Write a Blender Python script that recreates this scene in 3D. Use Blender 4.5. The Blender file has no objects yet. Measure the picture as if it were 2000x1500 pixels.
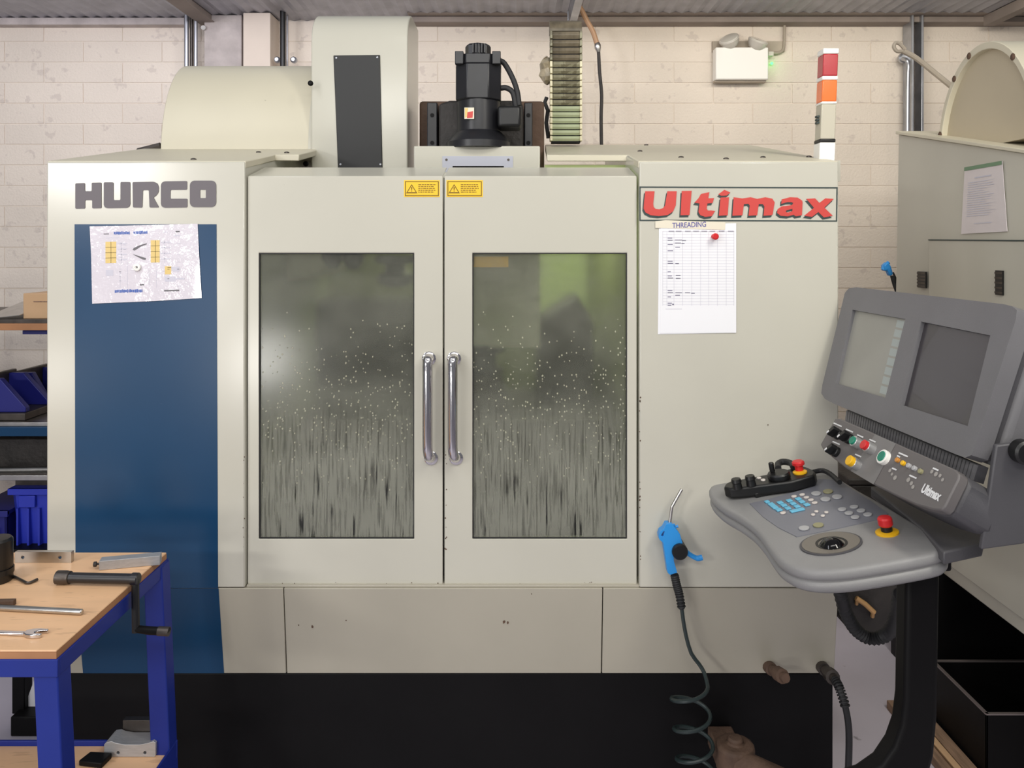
import bpy, bmesh, math, random
from mathutils import Vector, Matrix
from mathutils.geometry import tessellate_polygon
random.seed(7)
SC = bpy.context.scene
COL = SC.collection
V = Vector
# ------------------------------------------------------------------ camera, world, lights, exposure
F, HOR, CZ = 1570.0, 480.0, 1.6        # focal length in px (2000 wide), horizon row, eye height
cam_d = bpy.data.cameras.new('camera'); cam = bpy.data.objects.new('camera', cam_d); COL.objects.link(cam)
cam.location = (0, 0, CZ); cam.rotation_euler = (math.pi/2, 0, 0)
cam_d.sensor_width = 36; cam_d.lens = 36*F/2000; cam_d.shift_y = (HOR-750)/2000; cam_d.clip_start = .02
SC.camera = cam
SC.view_settings.view_transform = 'Standard'; SC.view_settings.look = 'None'
SC.view_settings.exposure = -0.12; SC.view_settings.gamma = 1.0; SC.view_settings.use_curve_mapping = False
W = bpy.data.worlds.new('world'); SC.world = W; W.use_nodes = True
W.node_tree.nodes['Background'].inputs[0].default_value = (.93, .94, 1, 1)
W.node_tree.nodes['Background'].inputs[1].default_value = .21
def area(name, loc, target, sx, sy, power, col):
    d = bpy.data.lights.new(name, 'AREA'); d.shape = 'RECTANGLE'; d.size = sx; d.size_y = sy; d.energy = power; d.color = col
    o = bpy.data.objects.new(name, d); COL.objects.link(o); o.location = loc
    o.rotation_euler = (V(target)-V(loc)).to_track_quat('-Z', 'Y').to_euler()
    return o
area('lamp_left', (-1.9, .7, 3.3), (-1.7, 3.2, 1.6), .5, 1.8, 24, (.93, .95, 1))
area('lamp_right', (1.35, .6, 3.05), (1.1, 3.0, 1.5), .35, 1.3, 29, (1, .96, .86))
area('lamp_middle', (.2, .6, 3.4), (.1, 3.4, 1.8), 1.6, .5, 15, (1, .98, .92))
area('front_fill', (-.1, -1.3, 3.0), (0, 2.2, 1.1), 2.6, .3, 43, (1, .98, .93))  # added fill behind the camera, evens out the machine front
area('wall_fill_left', (-1.7, 3.2, 2.85), (-1.7, 4.5, 2.0), 2.6, .12, 12.5, (.86, .86, 1))  # unseen lamp added to brighten the left of the back wall
area('wall_fill_right', (1.4, 3.2, 2.85), (1.4, 4.5, 2.0), 2.6, .12, 12.5, (1, .92, .78))  # unseen lamp added to brighten the right of the back wall, warmer
area('glare_low', (-3.4, -1.6, .65), (-1.2, 2.17, 1.1), .5, .3, 9, (1, .98, .95))  # unseen emitter added for the glare on the left cabinet edge
area('glare_high', (-3.1, -1.6, 2.2), (-1.1, 2.17, 1.8), .9, .16, 42, (1, .98, .95))  # added emitter, makes the highlight along the top left edge
area('glare_left', (-2.25, -1.6, 1.3), (-.8, 2.17, 1.5), .16, .3, 6, (1, .98, .95))  # added emitter for the glare on the blue panel
area('glare_floor', (-1.85, -1.6, .75), (-.7, 2.17, 1.3), .3, .3, 13, (1, .98, .95))  # added emitter, mirrored as glare in the left door glass

# ------------------------------------------------------------------ helpers
def lin(c):
    r = [(x/255/12.92 if x/255 <= .04045 else ((x/255+.055)/1.055)**2.4) for x in c]
    return (r[0], r[1], r[2], 1)
def P(px, py, Y): return V(((px-1000)*Y/F, Y, CZ-(py-HOR)*Y/F))
def smooth(pts, n=6, closed=False):
    out = []; N = len(pts)
    for i in range(N if closed else N-1):
        if closed: p = [pts[(i+k-1) % N] for k in range(4)]
        else: p = [pts[max(0, min(N-1, i+k-1))] for k in range(4)]
        for j in range(n):
            t = j/n
            out.append(.5*((2*p[1])+(p[2]-p[0])*t+(2*p[0]-5*p[1]+4*p[2]-p[3])*t*t+(3*p[1]-p[0]-3*p[2]+p[3])*t**3))
    if not closed: out.append(pts[-1].copy())
    return out
class M:
    def __init__(s): s.v = []; s.f = []; s.m = []; s.cur = 0
    def add(s, vs, fs, m=None):
        b = len(s.v); s.v += [V(p) for p in vs]
        for f in fs: s.f.append([b+i for i in f]); s.m.append(s.cur if m is None else m)
    def box(s, a, b, m=None):
        x0, y0, z0 = [min(a[i], b[i]) for i in range(3)]; x1, y1, z1 = [max(a[i], b[i]) for i in range(3)]
        s.add([(x0,y0,z0),(x1,y0,z0),(x1,y1,z0),(x0,y1,z0),(x0,y0,z1),(x1,y0,z1),(x1,y1,z1),(x0,y1,z1)],
              [(0,3,2,1),(4,5,6,7),(0,1,5,4),(1,2,6,5),(2,3,7,6),(3,0,4,7)], m)
        return s
    def obox(s, c, ax, ay, az, m=None):          # centre and three half-extent vectors
        c, ax, ay, az = V(c), V(ax), V(ay), V(az)
        s.add([c-ax-ay-az, c+ax-ay-az, c+ax+ay-az, c-ax+ay-az, c-ax-ay+az, c+ax-ay+az, c+ax+ay+az, c-ax+ay+az],
              [(0,3,2,1),(4,5,6,7),(0,1,5,4),(1,2,6,5),(2,3,7,6),(3,0,4,7)], m); return s
    def prism(s, pts, vec, holes=(), m=None):
        vec = V(vec); loops = [[V(p) for p in pts]]+[[V(p) for p in h] for h in holes]
        flat = [p for l in loops for p in l]; n = len(flat)
        if holes:
            tris = [tuple(t) for t in tessellate_polygon(loops)]
            caps = tris+[tuple(n+i for i in reversed(t)) for t in tris]
        else: caps = [tuple(range(n)), tuple(reversed(range(n, 2*n)))]
        sides = []; b = 0
        for l in loops:
            k = len(l)
            for i in range(k): j = (i+1) % k; sides.append((b+i, b+j, n+b+j, n+b+i))
            b += k
        s.add(flat+[p+vec for p in flat], caps+sides, m); return s
    def poly(s, pts, holes=(), m=None):           # flat print
        loops = [[V(p) for p in pts]]+[[V(p) for p in h] for h in holes]
        flat = [p for l in loops for p in l]
        s.add(flat, [tuple(t) for t in tessellate_polygon(loops)], m); return s
    def tube(s, path, r, n=10, m=None):
        path = [V(p) for p in path]; N = len(path); rr = r if isinstance(r, (list, tuple)) else [r]*N
        d = (path[1]-path[0]).normalized(); a = d.orthogonal().normalized(); vs = []; fs = []
        for i, p in enumerate(path):
            t = (path[min(i+1, N-1)]-path[max(i-1, 0)]).normalized()
            a = (a-t*a.dot(t)).normalized(); b = t.cross(a)
            vs += [p+(a*math.cos(k*2*math.pi/n)+b*math.sin(k*2*math.pi/n))*rr[i] for k in range(n)]
        for i in range(N-1):
            for k in range(n): k2 = (k+1) % n; fs.append((i*n+k, i*n+k2, (i+1)*n+k2, (i+1)*n+k))
        fs += [tuple(range(n))[::-1], tuple((N-1)*n+k for k in range(n))]
        s.add(vs, fs, m); return s
    def lathe(s, o, axis, prof, n=20, m=None):    # prof: (radius, height) from bottom to top
        o = V(o); ax = V(axis).normalized(); a = ax.orthogonal().normalized(); b = ax.cross(a); vs = []; fs = []
        for r, h in prof: vs += [o+ax*h+(a*math.cos(k*2*math.pi/n)+b*math.sin(k*2*math.pi/n))*max(r, 1e-5) for k in range(n)]
        for i in range(len(prof)-1):
            for k in range(n): k2 = (k+1) % n; fs.append((i*n+k, i*n+k2, (i+1)*n+k2, (i+1)*n+k))
        fs += [tuple(range(n))[::-1], tuple((len(prof)-1)*n+k for k in range(n))]
        s.add(vs, fs, m); return s
    def frame(s, o, i, y0, y1, m=None):           # rectangular ring in XZ: o, i = (x0,z0,x1,z1)
        R = lambda r, y: [(r[0],y,r[1]),(r[2],y,r[1]),(r[2],y,r[3]),(r[0],y,r[3])]
        vs = R(o,y0)+R(i,y0)+R(o,y1)+R(i,y1); fs = []
        for k in range(4):
            j = (k+1) % 4
            fs += [(k,j,4+j,4+k),(8+k,12+k,12+j,8+j),(k,8+k,8+j,j),(4+k,4+j,12+j,12+k)]
        s.add(vs, fs, m); return s
    def build(s, name, mats, parent=None, bevel=0, seg=2, ang=35, kind=None):
        mats = mats if isinstance(mats, (list, tuple)) else [mats]
        lo = V([min(p[i] for p in s.v) for i in range(3)]); hi = V([max(p[i] for p in s.v) for i in range(3)]); c = (lo+hi)/2
        me = bpy.data.meshes.new(name); me.from_pydata([p-c for p in s.v], [], s.f)
        for m in mats: me.materials.append(m)
        for p, mi in zip(me.polygons, s.m): p.material_index = mi; p.use_smooth = True
        bm = bmesh.new(); bm.from_mesh(me); bmesh.ops.recalc_face_normals(bm, faces=bm.faces)
        for e in bm.edges: e.smooth = len(e.link_faces) == 2 and e.calc_face_angle(0) < math.radians(ang)
        bm.to_mesh(me); bm.free()
        o = bpy.data.objects.new(name, me); COL.objects.link(o)
        o.parent = parent; o.location = c-(wloc(parent) if parent else V((0,0,0)))
        if bevel:
            b = o.modifiers.new('bevel', 'BEVEL'); b.width = bevel; b.segments = seg; b.limit_method = 'ANGLE'; b.angle_limit = math.radians(40)
            b.harden_normals = False
        if kind: o['kind'] = kind
        return o
def wloc(o):
    p = V(o.location)
    while o.parent: o = o.parent; p += o.location
    return p
def thing(name, label, cat, loc, group=None):
    o = bpy.data.objects.new(name, None); COL.objects.link(o); o.location = loc; o.empty_display_size = .05
    return tag(o, label, cat, group)
def tag(o, label, cat, group=None):
    o['label'] = label; o['category'] = cat
    if group: o['group'] = group
    return o
class Pl:                                          # a plane: pixel rays are met with it, so shapes lie where they stand
    def __init__(s, o, u, v): s.o = V(o); s.u = V(u).normalized(); s.v = V(v).normalized(); s.n = s.u.cross(s.v).normalized()
    def off(s, h): return Pl(s.o+s.n*h, s.u, s.v)
    def hit(s, px, py):
        d = V(((px-1000)/F, 1, -(py-HOR)/F)); c = V((0, 0, CZ)); return c+d*((s.o-c).dot(s.n)/d.dot(s.n))
    def hits(s, l): return [s.hit(*p) for p in l]
    def at(s, a, b, h=0): return s.o+s.u*a+s.v*b+s.n*h
def text_mesh(body, size=1.0, offset=0.0, shear=0.0):
    cu = bpy.data.curves.new('t', 'FONT'); cu.body = body; cu.size = size; cu.offset = offset; cu.shear = shear
    cu.align_x = 'LEFT'; cu.resolution_u = 3
    o = bpy.data.objects.new('t', cu); COL.objects.link(o)
    me = bpy.data.meshes.new_from_object(o.evaluated_get(bpy.context.evaluated_depsgraph_get()))
    vs = [v.co.copy() for v in me.vertices]; fs = [tuple(p.vertices) for p in me.polygons]
    bpy.data.objects.remove(o); bpy.data.curves.remove(cu); bpy.data.meshes.remove(me)
    return vs, fs
def put_text(mb, body, o, dx, dy, width, height, m=0, offset=0.0):   # text stretched to width x height
    vs, fs = text_mesh(body, 1, offset)
    x0 = min(v.x for v in vs); x1 = max(v.x for v in vs); y0 = min(v.y for v in vs); y1 = max(v.y for v in vs)
    dx, dy = V(dx).normalized(), V(dy).normalized()
    mb.add([V(o)+dx*((v.x-x0)/(x1-x0)*width)+dy*((v.y-y0)/(y1-y0)*height) for v in vs], fs, m)

# ------------------------------------------------------------------ materials
def mat(name, col, rough=.5, metal=0, var=0., vscale=4, dirt=0., dirtcol=(60,50,40), dscale=30, dth=.66, bump=0., bscale=60, spec=.5, emit=0, coat=0, trans=0, stretch=None, objvar=0., world=False):
    m = bpy.data.materials.new(name); m.use_nodes = True; nt = m.node_tree; N = nt.nodes; L = nt.links; b = N['Principled BSDF']
    c = lin(col); b.inputs['Base Color'].default_value = c; b.inputs['Roughness'].default_value = rough
    b.inputs['Metallic'].default_value = metal; b.inputs['Specular IOR Level'].default_value = spec
    b.inputs['Coat Weight'].default_value = coat; b.inputs['Transmission Weight'].default_value = trans
    if emit: b.inputs['Emission Color'].default_value = c; b.inputs['Emission Strength'].default_value = emit
    tc = N.new('ShaderNodeTexCoord'); src = tc.outputs['Object']
    if world: src = N.new('ShaderNodeNewGeometry').outputs['Position']
    if stretch:
        mp = N.new('ShaderNodeMapping'); mp.inputs['Scale'].default_value = stretch; L.new(src, mp.inputs[0]); src = mp.outputs[0]
    out = None
    def noise(sc, det=4):
        n = N.new('ShaderNodeTexNoise'); n.inputs['Scale'].default_value = sc; n.inputs['Detail'].default_value = det; L.new(src, n.inputs['Vector']); return n.outputs['Fac']
    def mix(fac, a, bcol, blend='MIX'):
        x = N.new('ShaderNodeMix'); x.data_type = 'RGBA'; x.blend_type = blend
        if isinstance(fac, float): x.inputs[0].default_value = fac
        else: L.new(fac, x.inputs[0])
        for i, q in ((6, a), (7, bcol)):
            if isinstance(q, tuple): x.inputs[i].default_value = q
            else: L.new(q, x.inputs[i])
        return x.outputs[2]
    def ramp(fac, a, bb, v0=0., v1=1.):
        r = N.new('ShaderNodeMapRange'); r.inputs[1].default_value = a; r.inputs[2].default_value = bb; r.inputs[3].default_value = v0; r.inputs[4].default_value = v1; L.new(fac, r.inputs[0]); return r.outputs[0]
    out = c
    if var:
        f = noise(vscale); out = mix(ramp(f, .3, .7), tuple(x*(1-var) for x in c[:3])+(1,), tuple(min(1, x*(1+var*.6)) for x in c[:3])+(1,))
    if objvar:
        oi = N.new('ShaderNodeObjectInfo'); out = mix(ramp(oi.outputs['Random'], 0, 1, 0., objvar), out, tuple(x*.55 for x in c[:3])+(1,))
    if dirt:
        f = ramp(noise(dscale, 6), dth, dth+.05, 0., dirt); out = mix(f, out, lin(dirtcol))
    if not isinstance(out, tuple): L.new(out, b.inputs['Base Color'])
    if bump:
        bp = N.new('ShaderNodeBump'); bp.inputs['Strength'].default_value = bump; bp.inputs['Distance'].default_value = .01
        L.new(noise(bscale), bp.inputs['Height']); L.new(bp.outputs[0], b.inputs['Normal'])
    return m
BEIGE = mat('beige_enamel', (202,199,186), .21, var=.04, vscale=2.5, dirt=.8, dirtcol=(70,60,48), dscale=22, dth=.77)
BEIGE_SHADE = mat('beige_scuffed_shaded', (179,173,158), .36, var=.06, vscale=2.5, dirt=.85, dirtcol=(60,50,42), dscale=16, dth=.745)  # scuffed beige, darkened: shade of the tilted lower panels put into the colour
CREAM = mat('cream_enamel', (216,209,188), .4, var=.05, vscale=2, dirt=.8, dirtcol=(80,70,50), dscale=25, dth=.75)
BLUE_P = mat('blue_panel', (22,64,100), .28, spec=.3, var=.08, vscale=3, dirt=.4, dirtcol=(120,140,160), dscale=40, dth=.74)
BLACK_E = mat('black_enamel', (13,12,13), .5, var=.2, vscale=6, spec=.18)
BLACK_P = mat('black_plastic', (20,20,21), .4)
BLACK_M = mat('black_motor', (34,34,38), .36, var=.25, vscale=12)
CASTIRON = mat('dusty_dark_casting', (52,48,46), .6, var=.4, vscale=14, bump=.3)
LETTER = mat('grey_letter', (104,98,102), .5)
RED_L = mat('red_letter', (208,72,66), .5)
SHADOW_L = mat('dark_letter_edge', (52,66,66), .5)
CHROME = mat('chrome', (215,212,215), .13, metal=1)
STEEL = mat('bright_steel', (190,188,185), .3, metal=1, var=.15, vscale=20)
ALU = mat('milled_aluminium', (182,182,184), .45, metal=.45, var=.12, vscale=30, stretch=(1,8,8))
DARKSTEEL = mat('dark_steel', (90,84,80), .45, metal=.8, var=.3, vscale=18)
GALV = mat('galvanised', (178,180,186), .38, metal=.8, var=.2, vscale=12)
RUST = mat('rusty_brown', (98,76,62), .75, var=.4, vscale=14, bump=.3)
YELLOW = mat('label_yellow', (246,200,46), .5)
LBL_EDGE = mat('label_print', (120,92,20), .6)
OCHRE = mat('ochre_label', (214,164,34), .6)
GREY_LIT = mat('tray_grey_lit', (142,141,141), .45, var=.06, vscale=8, bump=.08, bscale=400)  # console plastic made lighter, the tray's stronger light put into its colour
GREY_C = mat('console_grey', (114,113,116), .5, var=.06, vscale=8, bump=.08, bscale=400)
GREY_D = mat('console_dark', (80,79,83), .5, var=.06, vscale=8, bump=.08, bscale=400)
GREY_K = mat('keypad_grey', (122,123,132), .42)
GREY_B = mat('button_panel_grey', (104,100,100), .5)
GREY_B2 = mat('button_panel_light', (122,120,120), .5)
KEY_BLUE = mat('key_blue', (112,190,222), .45)
KEY_GREY = mat('key_grey', (176,176,178), .45)
KEY_OLIVE = mat('key_olive', (150,146,112), .45)
KEY_WHITE = mat('key_white', (214,206,200), .45)
PRINT_W = mat('white_print', (226,226,228), .5)
PRINT_G = mat('grey_print', (160,156,152), .5)
RED = mat('red_plastic', (208,40,44), .35)
YEL = mat('yellow_plastic', (238,184,30), .4)
GREEN = mat('green_plastic', (24,128,104), .35)
AMBERLED = mat('amber_lens', (206,140,60), .3)
SILVER = mat('silver_ring', (200,200,200), .3, metal=.7)
SCREEN_L = mat('screen_reflection', (150,149,142), .3, var=.08, vscale=6)  # bright reflection on the left screen, painted as pale grey
SCREEN_D = mat('screen_dark', (60,56,60), .3, coat=.3)
SOFTKEY = mat('screen_softkey', (160,168,166), .3)
BALL = mat('trackball_black', (14,14,16), .06)
RUBBER = mat('black_rubber', (36,36,38), .6)
HOSE = mat('hose_green_black', (38,50,50), .35)
BLUE_G = mat('airgun_blue', (46,148,226), .38)
PAPER = mat('paper', (242,242,246), .7)
PAPER_L = mat('laminated_paper', (226,220,228), .12, bump=.6, bscale=14, coat=.7)
INK = mat('ink_grey', (208,206,218), .8)
INK_D = mat('ink_dark', (130,126,150), .8)
INK_B = mat('ink_blue', (70,100,176), .5)
INK_P = mat('marker_violet', (96,92,160), .7)
INK_Y = mat('ink_amber', (226,196,120), .4)
INK_K = mat('ink_black', (104,102,106), .5)
TAPE = mat('cream_tape', (232,224,204), .6)
REDLENS = mat('red_lens', (178,34,46), .25, coat=.5)
AMBLENS = mat('amber_tower_lens', (246,118,44), .25, coat=.5)
WHITE_PL = mat('white_plastic', (248,246,240), .4)
GREENPALE = mat('pale_green_paint', (176,190,128), .5, var=.1)
GREENDARK = mat('olive_paint', (112,118,72), .5, var=.1)
CHAIN = mat('chain_grimy', (150,146,120), .42, var=.3, vscale=22, dirt=.6, dirtcol=(80,70,50), dscale=40, dth=.5)
CHAIN2 = mat('chain_clean', (184,192,158), .42, var=.1, vscale=22)
CHAIN_E = mat('chain_edge', (232,224,190), .4)
POLY = mat('crumpled_film', (190,176,150), .25, var=.3, vscale=30, bump=.6, bscale=40)
BLUE_F = mat('bench_blue', (28,46,134), .45, spec=.3, var=.1, vscale=8)
WOOD = mat('bench_ply', (242,196,152), .42, var=.09, vscale=3, stretch=(1,6,1), dirt=.25, dirtcol=(150,110,80), dscale=12, dth=.6)
WOOD_E = mat('bench_ply_edge', (176,124,84), .6, var=.2, vscale=6)
BLUE_BIN = mat('crate_blue', (42,58,186), .42)
BLUE_BIN2 = mat('crate_navy', (30,34,120), .42)
CARD = mat('cardboard', (204,168,130), .8, var=.05)
PALLET = mat('pallet_wood', (150,122,100), .8, var=.35, vscale=10, stretch=(8,1,8))
HOSE_BR = mat('hose_brown', (176,138,106), .5)
PIPE_W = mat('pole_grey', (178,166,150), .6, var=.2, vscale=8)
CONC = mat('dirty_column', (196,186,182), .85, var=.22, vscale=9, bump=.3)
PLASTER = mat('cream_pilaster', (224,210,196), .85, var=.06, vscale=5)
BLOCK = mat('painted_block', (240,228,214), .85, var=.06, vscale=2, dirt=.28, dirtcol=(176,162,158), dscale=16, dth=.62, bump=.35, bscale=90, objvar=.13, world=True)
MORTAR = mat('painted_mortar', (234,224,212), .9, var=.05)
TRIMC = mat('grey_wall_plate', (150,138,130), .7, var=.15, vscale=5)
DECK = mat('galvanised_deck', (168,168,176), .45, metal=.3, var=.18, vscale=8)
FLOORM = mat('painted_floor', (204,198,210), .45, var=.1, vscale=2, dirt=.7, dirtcol=(90,84,90), dscale=11, dth=.68, bump=.05)
ROOMW = mat('far_wall', (200,196,190), .9, var=.05)

def glass_mat():
    m = bpy.data.materials.new('wet_window'); m.use_nodes = True; nt = m.node_tree; N = nt.nodes; L = nt.links
    N.remove(N['Principled BSDF']); out = N['Material Output']
    tc = N.new('ShaderNodeTexCoord'); sp = N.new('ShaderNodeSeparateXYZ'); L.new(tc.outputs['Object'], sp.inputs[0])
    def mr(s, a, b, c=0., d=1.):
        r = N.new('ShaderNodeMapRange'); r.interpolation_type = 'SMOOTHSTEP'
        for i, x in enumerate((a, b, c, d)): r.inputs[i+1].default_value = x
        L.new(s, r.inputs[0]); return r.outputs[0]
    def math_(op, a, b):
        x = N.new('ShaderNodeMath'); x.operation = op; x.use_clamp = True
        for i, q in enumerate((a, b)):
            if isinstance(q, (int, float)): x.inputs[i].default_value = q
            else: L.new(q, x.inputs[i])
        return x.outputs[0]
    oi = N.new('ShaderNodeObjectInfo'); va = N.new('ShaderNodeVectorMath'); va.operation = 'ADD'
    cx = N.new('ShaderNodeCombineXYZ'); mm = N.new('ShaderNodeMath'); mm.operation = 'MULTIPLY'; mm.inputs[1].default_value = 9; L.new(oi.outputs['Random'], mm.inputs[0]); L.new(mm.outputs[0], cx.inputs[0]); L.new(mm.outputs[0], cx.inputs[2])
    L.new(tc.outputs['Object'], va.inputs[0]); L.new(cx.outputs[0], va.inputs[1]); shift = va.outputs[0]
    def tex(scale3, kind='NOISE'):
        mp = N.new('ShaderNodeMapping'); mp.inputs['Scale'].default_value = scale3; L.new(shift, mp.inputs[0])
        n = N.new('ShaderNodeTexNoise' if kind == 'NOISE' else 'ShaderNodeTexVoronoi'); n.inputs['Scale'].default_value = 1
        if kind == 'NOISE': n.inputs['Detail'].default_value = 3
        L.new(mp.outputs[0], n.inputs['Vector']); return n
    z = sp.outputs['Z']
    film = mr(z, -.24, .06, GL['film_lo'], GL['film_hi'])
    film = math_('ADD', film, mr(tex((5, 1, 7)).outputs['Fac'], .3, .7, 0, .13))
    streak = math_('MULTIPLY', mr(tex((80, 1, 6)).outputs['Fac'], .56, .76), mr(z, -.10, -.32, 0, .75))
    film = math_('SUBTRACT', film, streak)
    fine = math_('MULTIPLY', mr(tex((190, 1, 9)).outputs['Fac'], .45, .68), mr(z, .02, -.14, 0, .26))
    film = math_('SUBTRACT', film, fine)
    vo = tex((150, 1, 105), 'VORONOI')
    spot = mr(vo.outputs['Distance'], .32, .16)
    cs = N.new('ShaderNodeSeparateColor'); L.new(vo.outputs['Color'], cs.inputs[0])
    dens = math_('MULTIPLY', mr(z, .26, -.02, 0, .42), mr(z, -.30, -.02, .0, 1))
    keep = math_('LESS_THAN', cs.outputs[0], dens)
    drop = math_('MULTIPLY', spot, keep)
    bp = N.new('ShaderNodeBump'); bp.inputs['Strength'].default_value = .35; bp.inputs['Distance'].default_value = .004
    L.new(math_('ADD', drop, math_('MULTIPLY', streak, .6)), bp.inputs['Height'])
    g = N.new('ShaderNodeBsdfPrincipled'); g.inputs['Base Color'].default_value = GL['tint']; g.inputs['Transmission Weight'].default_value = 1
    g.inputs['Roughness'].default_value = .17; g.inputs['IOR'].default_value = 1.42; L.new(bp.outputs[0], g.inputs['Normal'])
    d = N.new('ShaderNodeBsdfDiffuse'); d.inputs[0].default_value = lin((168,168,156))
    d2 = N.new('ShaderNodeBsdfDiffuse'); d2.inputs[0].default_value = lin((232,228,200))
    m1 = N.new('ShaderNodeMixShader'); L.new(film, m1.inputs[0]); L.new(g.outputs[0], m1.inputs[1]); L.new(d.outputs[0], m1.inputs[2])
    m2 = N.new('ShaderNodeMixShader'); L.new(math_('MULTIPLY', drop, .36), m2.inputs[0]); L.new(m1.outputs[0], m2.inputs[1]); L.new(d2.outputs[0], m2.inputs[2])
    L.new(m2.outputs[0], out.inputs[0]); return m
GL_W = 9
GL = dict(film_lo=.44, film_hi=.10, tint=(.86, .9, .78, 1))
GLASS = glass_mat()

# ------------------------------------------------------------------ setting
YW = 4.6
def struct(o): o['kind'] = 'structure'; return o
struct(M().box((-4.2,-3.2,-.06), (4.6,4.9,0)).build('floor', FLOORM))
wall = struct(M().box((-4.2,YW+.0005,0), (4.6,YW+.2,3.0)).build('wall_back', MORTAR))
bw, bh, gap = .45, .1175, .006
bl_mesh = []
for k in range(4):
    b = M(); j = lambda: random.uniform(-.0008, .0008)
    x, z, y = bw/2-gap/2, bh/2-gap/2, .02; e_ = .003
    b.add([(-x+j(),-y,-z+j()),(x+j(),-y,-z+j()),(x+j(),y,-z),(-x,y,-z),(-x+j(),-y,z+j()),(x+j(),-y,z+j()),(x,y,z),(-x,y,z)],
          [(0,3,2,1),(4,5,6,7),(0,1,5,4),(1,2,6,5),(2,3,7,6),(3,0,4,7)])
    o = b.build('block', BLOCK); bl_mesh.append(o.data)
    if k: bpy.data.objects.remove(o)
    else: proto = o
wl = wloc(wall); z0 = CZ-(122-HOR)*YW/F
rows = range(-14, 3); first = True
low = M()
for r in range(-22, 3):
    zc = z0+(r-.5)*bh
    if zc-bh/2 < -.05: continue
    for c in range(-8, 10):
        xc = (c+(.5 if r % 2 else 0))*bw-.2
        if r >= -12:
            if first: o = proto; first = False
            else: o = proto.copy(); o.data = random.choice(bl_mesh); COL.objects.link(o)
            o.parent = wall; o.location = V((xc, YW+.0158+random.uniform(-.0008,.0008), zc))-wl
        else:
            low.box((xc-bw/2+gap/2, YW-.004, zc-bh/2+gap/2), (xc+bw/2-gap/2, YW+.03, zc+bh/2-gap/2))
low.build('lower_blocks', BLOCK, wall, kind='stuff')
# mezzanine deck over the back of the bay: one corrugated sheet
dk = M(); zd = 2.885; n = 250; xs = [-4.2+8.8*i/n for i in range(n+1)]
y0, y1, th = 3.85, 4.62, .02
prof = [zd+(.009 if i % 2 else 0) for i in range(n+1)]
vs = [(x,y,z+dz) for dz in (0, th) for y in (y0, y1) for x, z in zip(xs, prof)]; k = n+1
fs = []
for i in range(n):
    fs += [(i,i+1,k+i+1,k+i),(2*k+i,3*k+i,3*k+i+1,2*k+i+1),(i,2*k+i,2*k+i+1,i+1),(k+i,k+i+1,3*k+i+1,3*k+i)]
fs += [(0,k,3*k,2*k),(n,2*k+n,3*k+n,k+n)]
dk.add(vs, fs); struct(dk.build('ceiling', DECK, ang=10))
# steel wall plate under the deck (right), flat angle (left)
xl = P(800,0,4.55).x
struct(M().box((xl,4.5,P(0,43,4.5).z), (4.4,YW,zd)).box((xl,4.44,P(0,20,4.44).z),(4.4,4.5,zd)).build('trim_1', [TRIMC], bevel=.004))
struct(M().box((-4.1,4.53,P(0,48,4.53).z), (P(360,0,4.53).x,YW,P(0,34,4.53).z)).build('trim_2', CONC, bevel=.003))
def beam(name, a, b, w, h):
    a, b = V(a), V(b); d = (b-a); s = V((w/2,0,0)); u = V((0,0,h/2))
    m = M(); m.obox((a+b)/2, s, d/2, u*.12+V((0,0,0))); m.obox((a+b)/2-u, s, d/2, u*.08); m.obox((a+b)/2+u, s, d/2, u*.08); m.obox((a+b)/2, s*.12, d/2, u)
    return m
o = M().box((P(372,0,4.35).x,3.9,2.85),(P(396,0,4.35).x,4.58,2.885)).box((P(372,0,4.35).x-.015,3.9,2.845),(P(396,0,4.35).x+.015,4.58,2.85)).build('trim_3', TRIMC); struct(o)
o = M().box((P(1110,0,4.4).x,3.9,2.80),(P(1124,0,4.4).x,4.42,2.885)).box((P(1108,0,4.42).x,4.40,P(0,58,4.42).z),(P(1126,0,4.42).x,4.43,2.9)).build('trim_4', GALV); struct(o)
b_ = M(); b_.tube([P(1117,52,4.40),P(1117,52,4.37)], .02, 8); b_.build('bolt', STEEL, o)
o = M().box((P(1942,0,4.4).x,3.9,2.83),(P(1962,0,4.4).x,4.5,2.885)).build('trim_5', TRIMC); struct(o)
bkt = M()
for yy in (22, 54):
    bkt = M(); bkt.tube([P(397,yy,4.5),P(397,yy,4.46)], .013, 8); bkt.build('bolt', STEEL, bpy.data.objects['trim_3'])
struct(M().box((P(402,0,4.5).x,4.48,.0),(P(474,0,4.5).x,YW+.02,zd)).build('trim_6', CONC))
struct(M().box((P(477,0,4.45).x,4.43,.0),(P(530,0,4.45).x,YW+.02,zd)).build('trim_7', PLASTER, bevel=.004))
# ------------------------------------------------------------------ machining centre
YF = 2.17
fx = lambda px, Y=YF: (px-1000)*Y/F
fz = lambda py, Y=YF: CZ-(py-HOR)*Y/F
def roofz(Y): return fz(316)+.18*(Y-YF)
mc = thing('machining_centre', 'large beige machining centre with blue left panel and twin windowed sliding doors', 'machine', (fx(865), 2.6, 0))
zb, zs = fz(1316,2.2), fz(1148)          # top of the black base, seam of the lower panels
def yzprism(m, prof, x0, x1, mi=None): m.prism([(x0,y,z) for y,z in prof], (x1-x0,0,0), m=mi); return m
M().box((fx(92),2.204,0),(fx(1637),3.1,zb)).build('base', BLACK_E, mc, bevel=.004)
lc = yzprism(M(), [(YF,zs),(YF,roofz(YF)),(3.0,roofz(3.0)),(3.0,zs)], fx(91), fx(478)).build('left_cabinet', BEIGE, mc, bevel=.004)
rc = yzprism(M(), [(YF,zs),(YF,roofz(YF)),(2.98,roofz(2.98)),(2.98,zs)], fx(1249), fx(1638)).build('right_cabinet', BEIGE, mc, bevel=.004)
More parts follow.
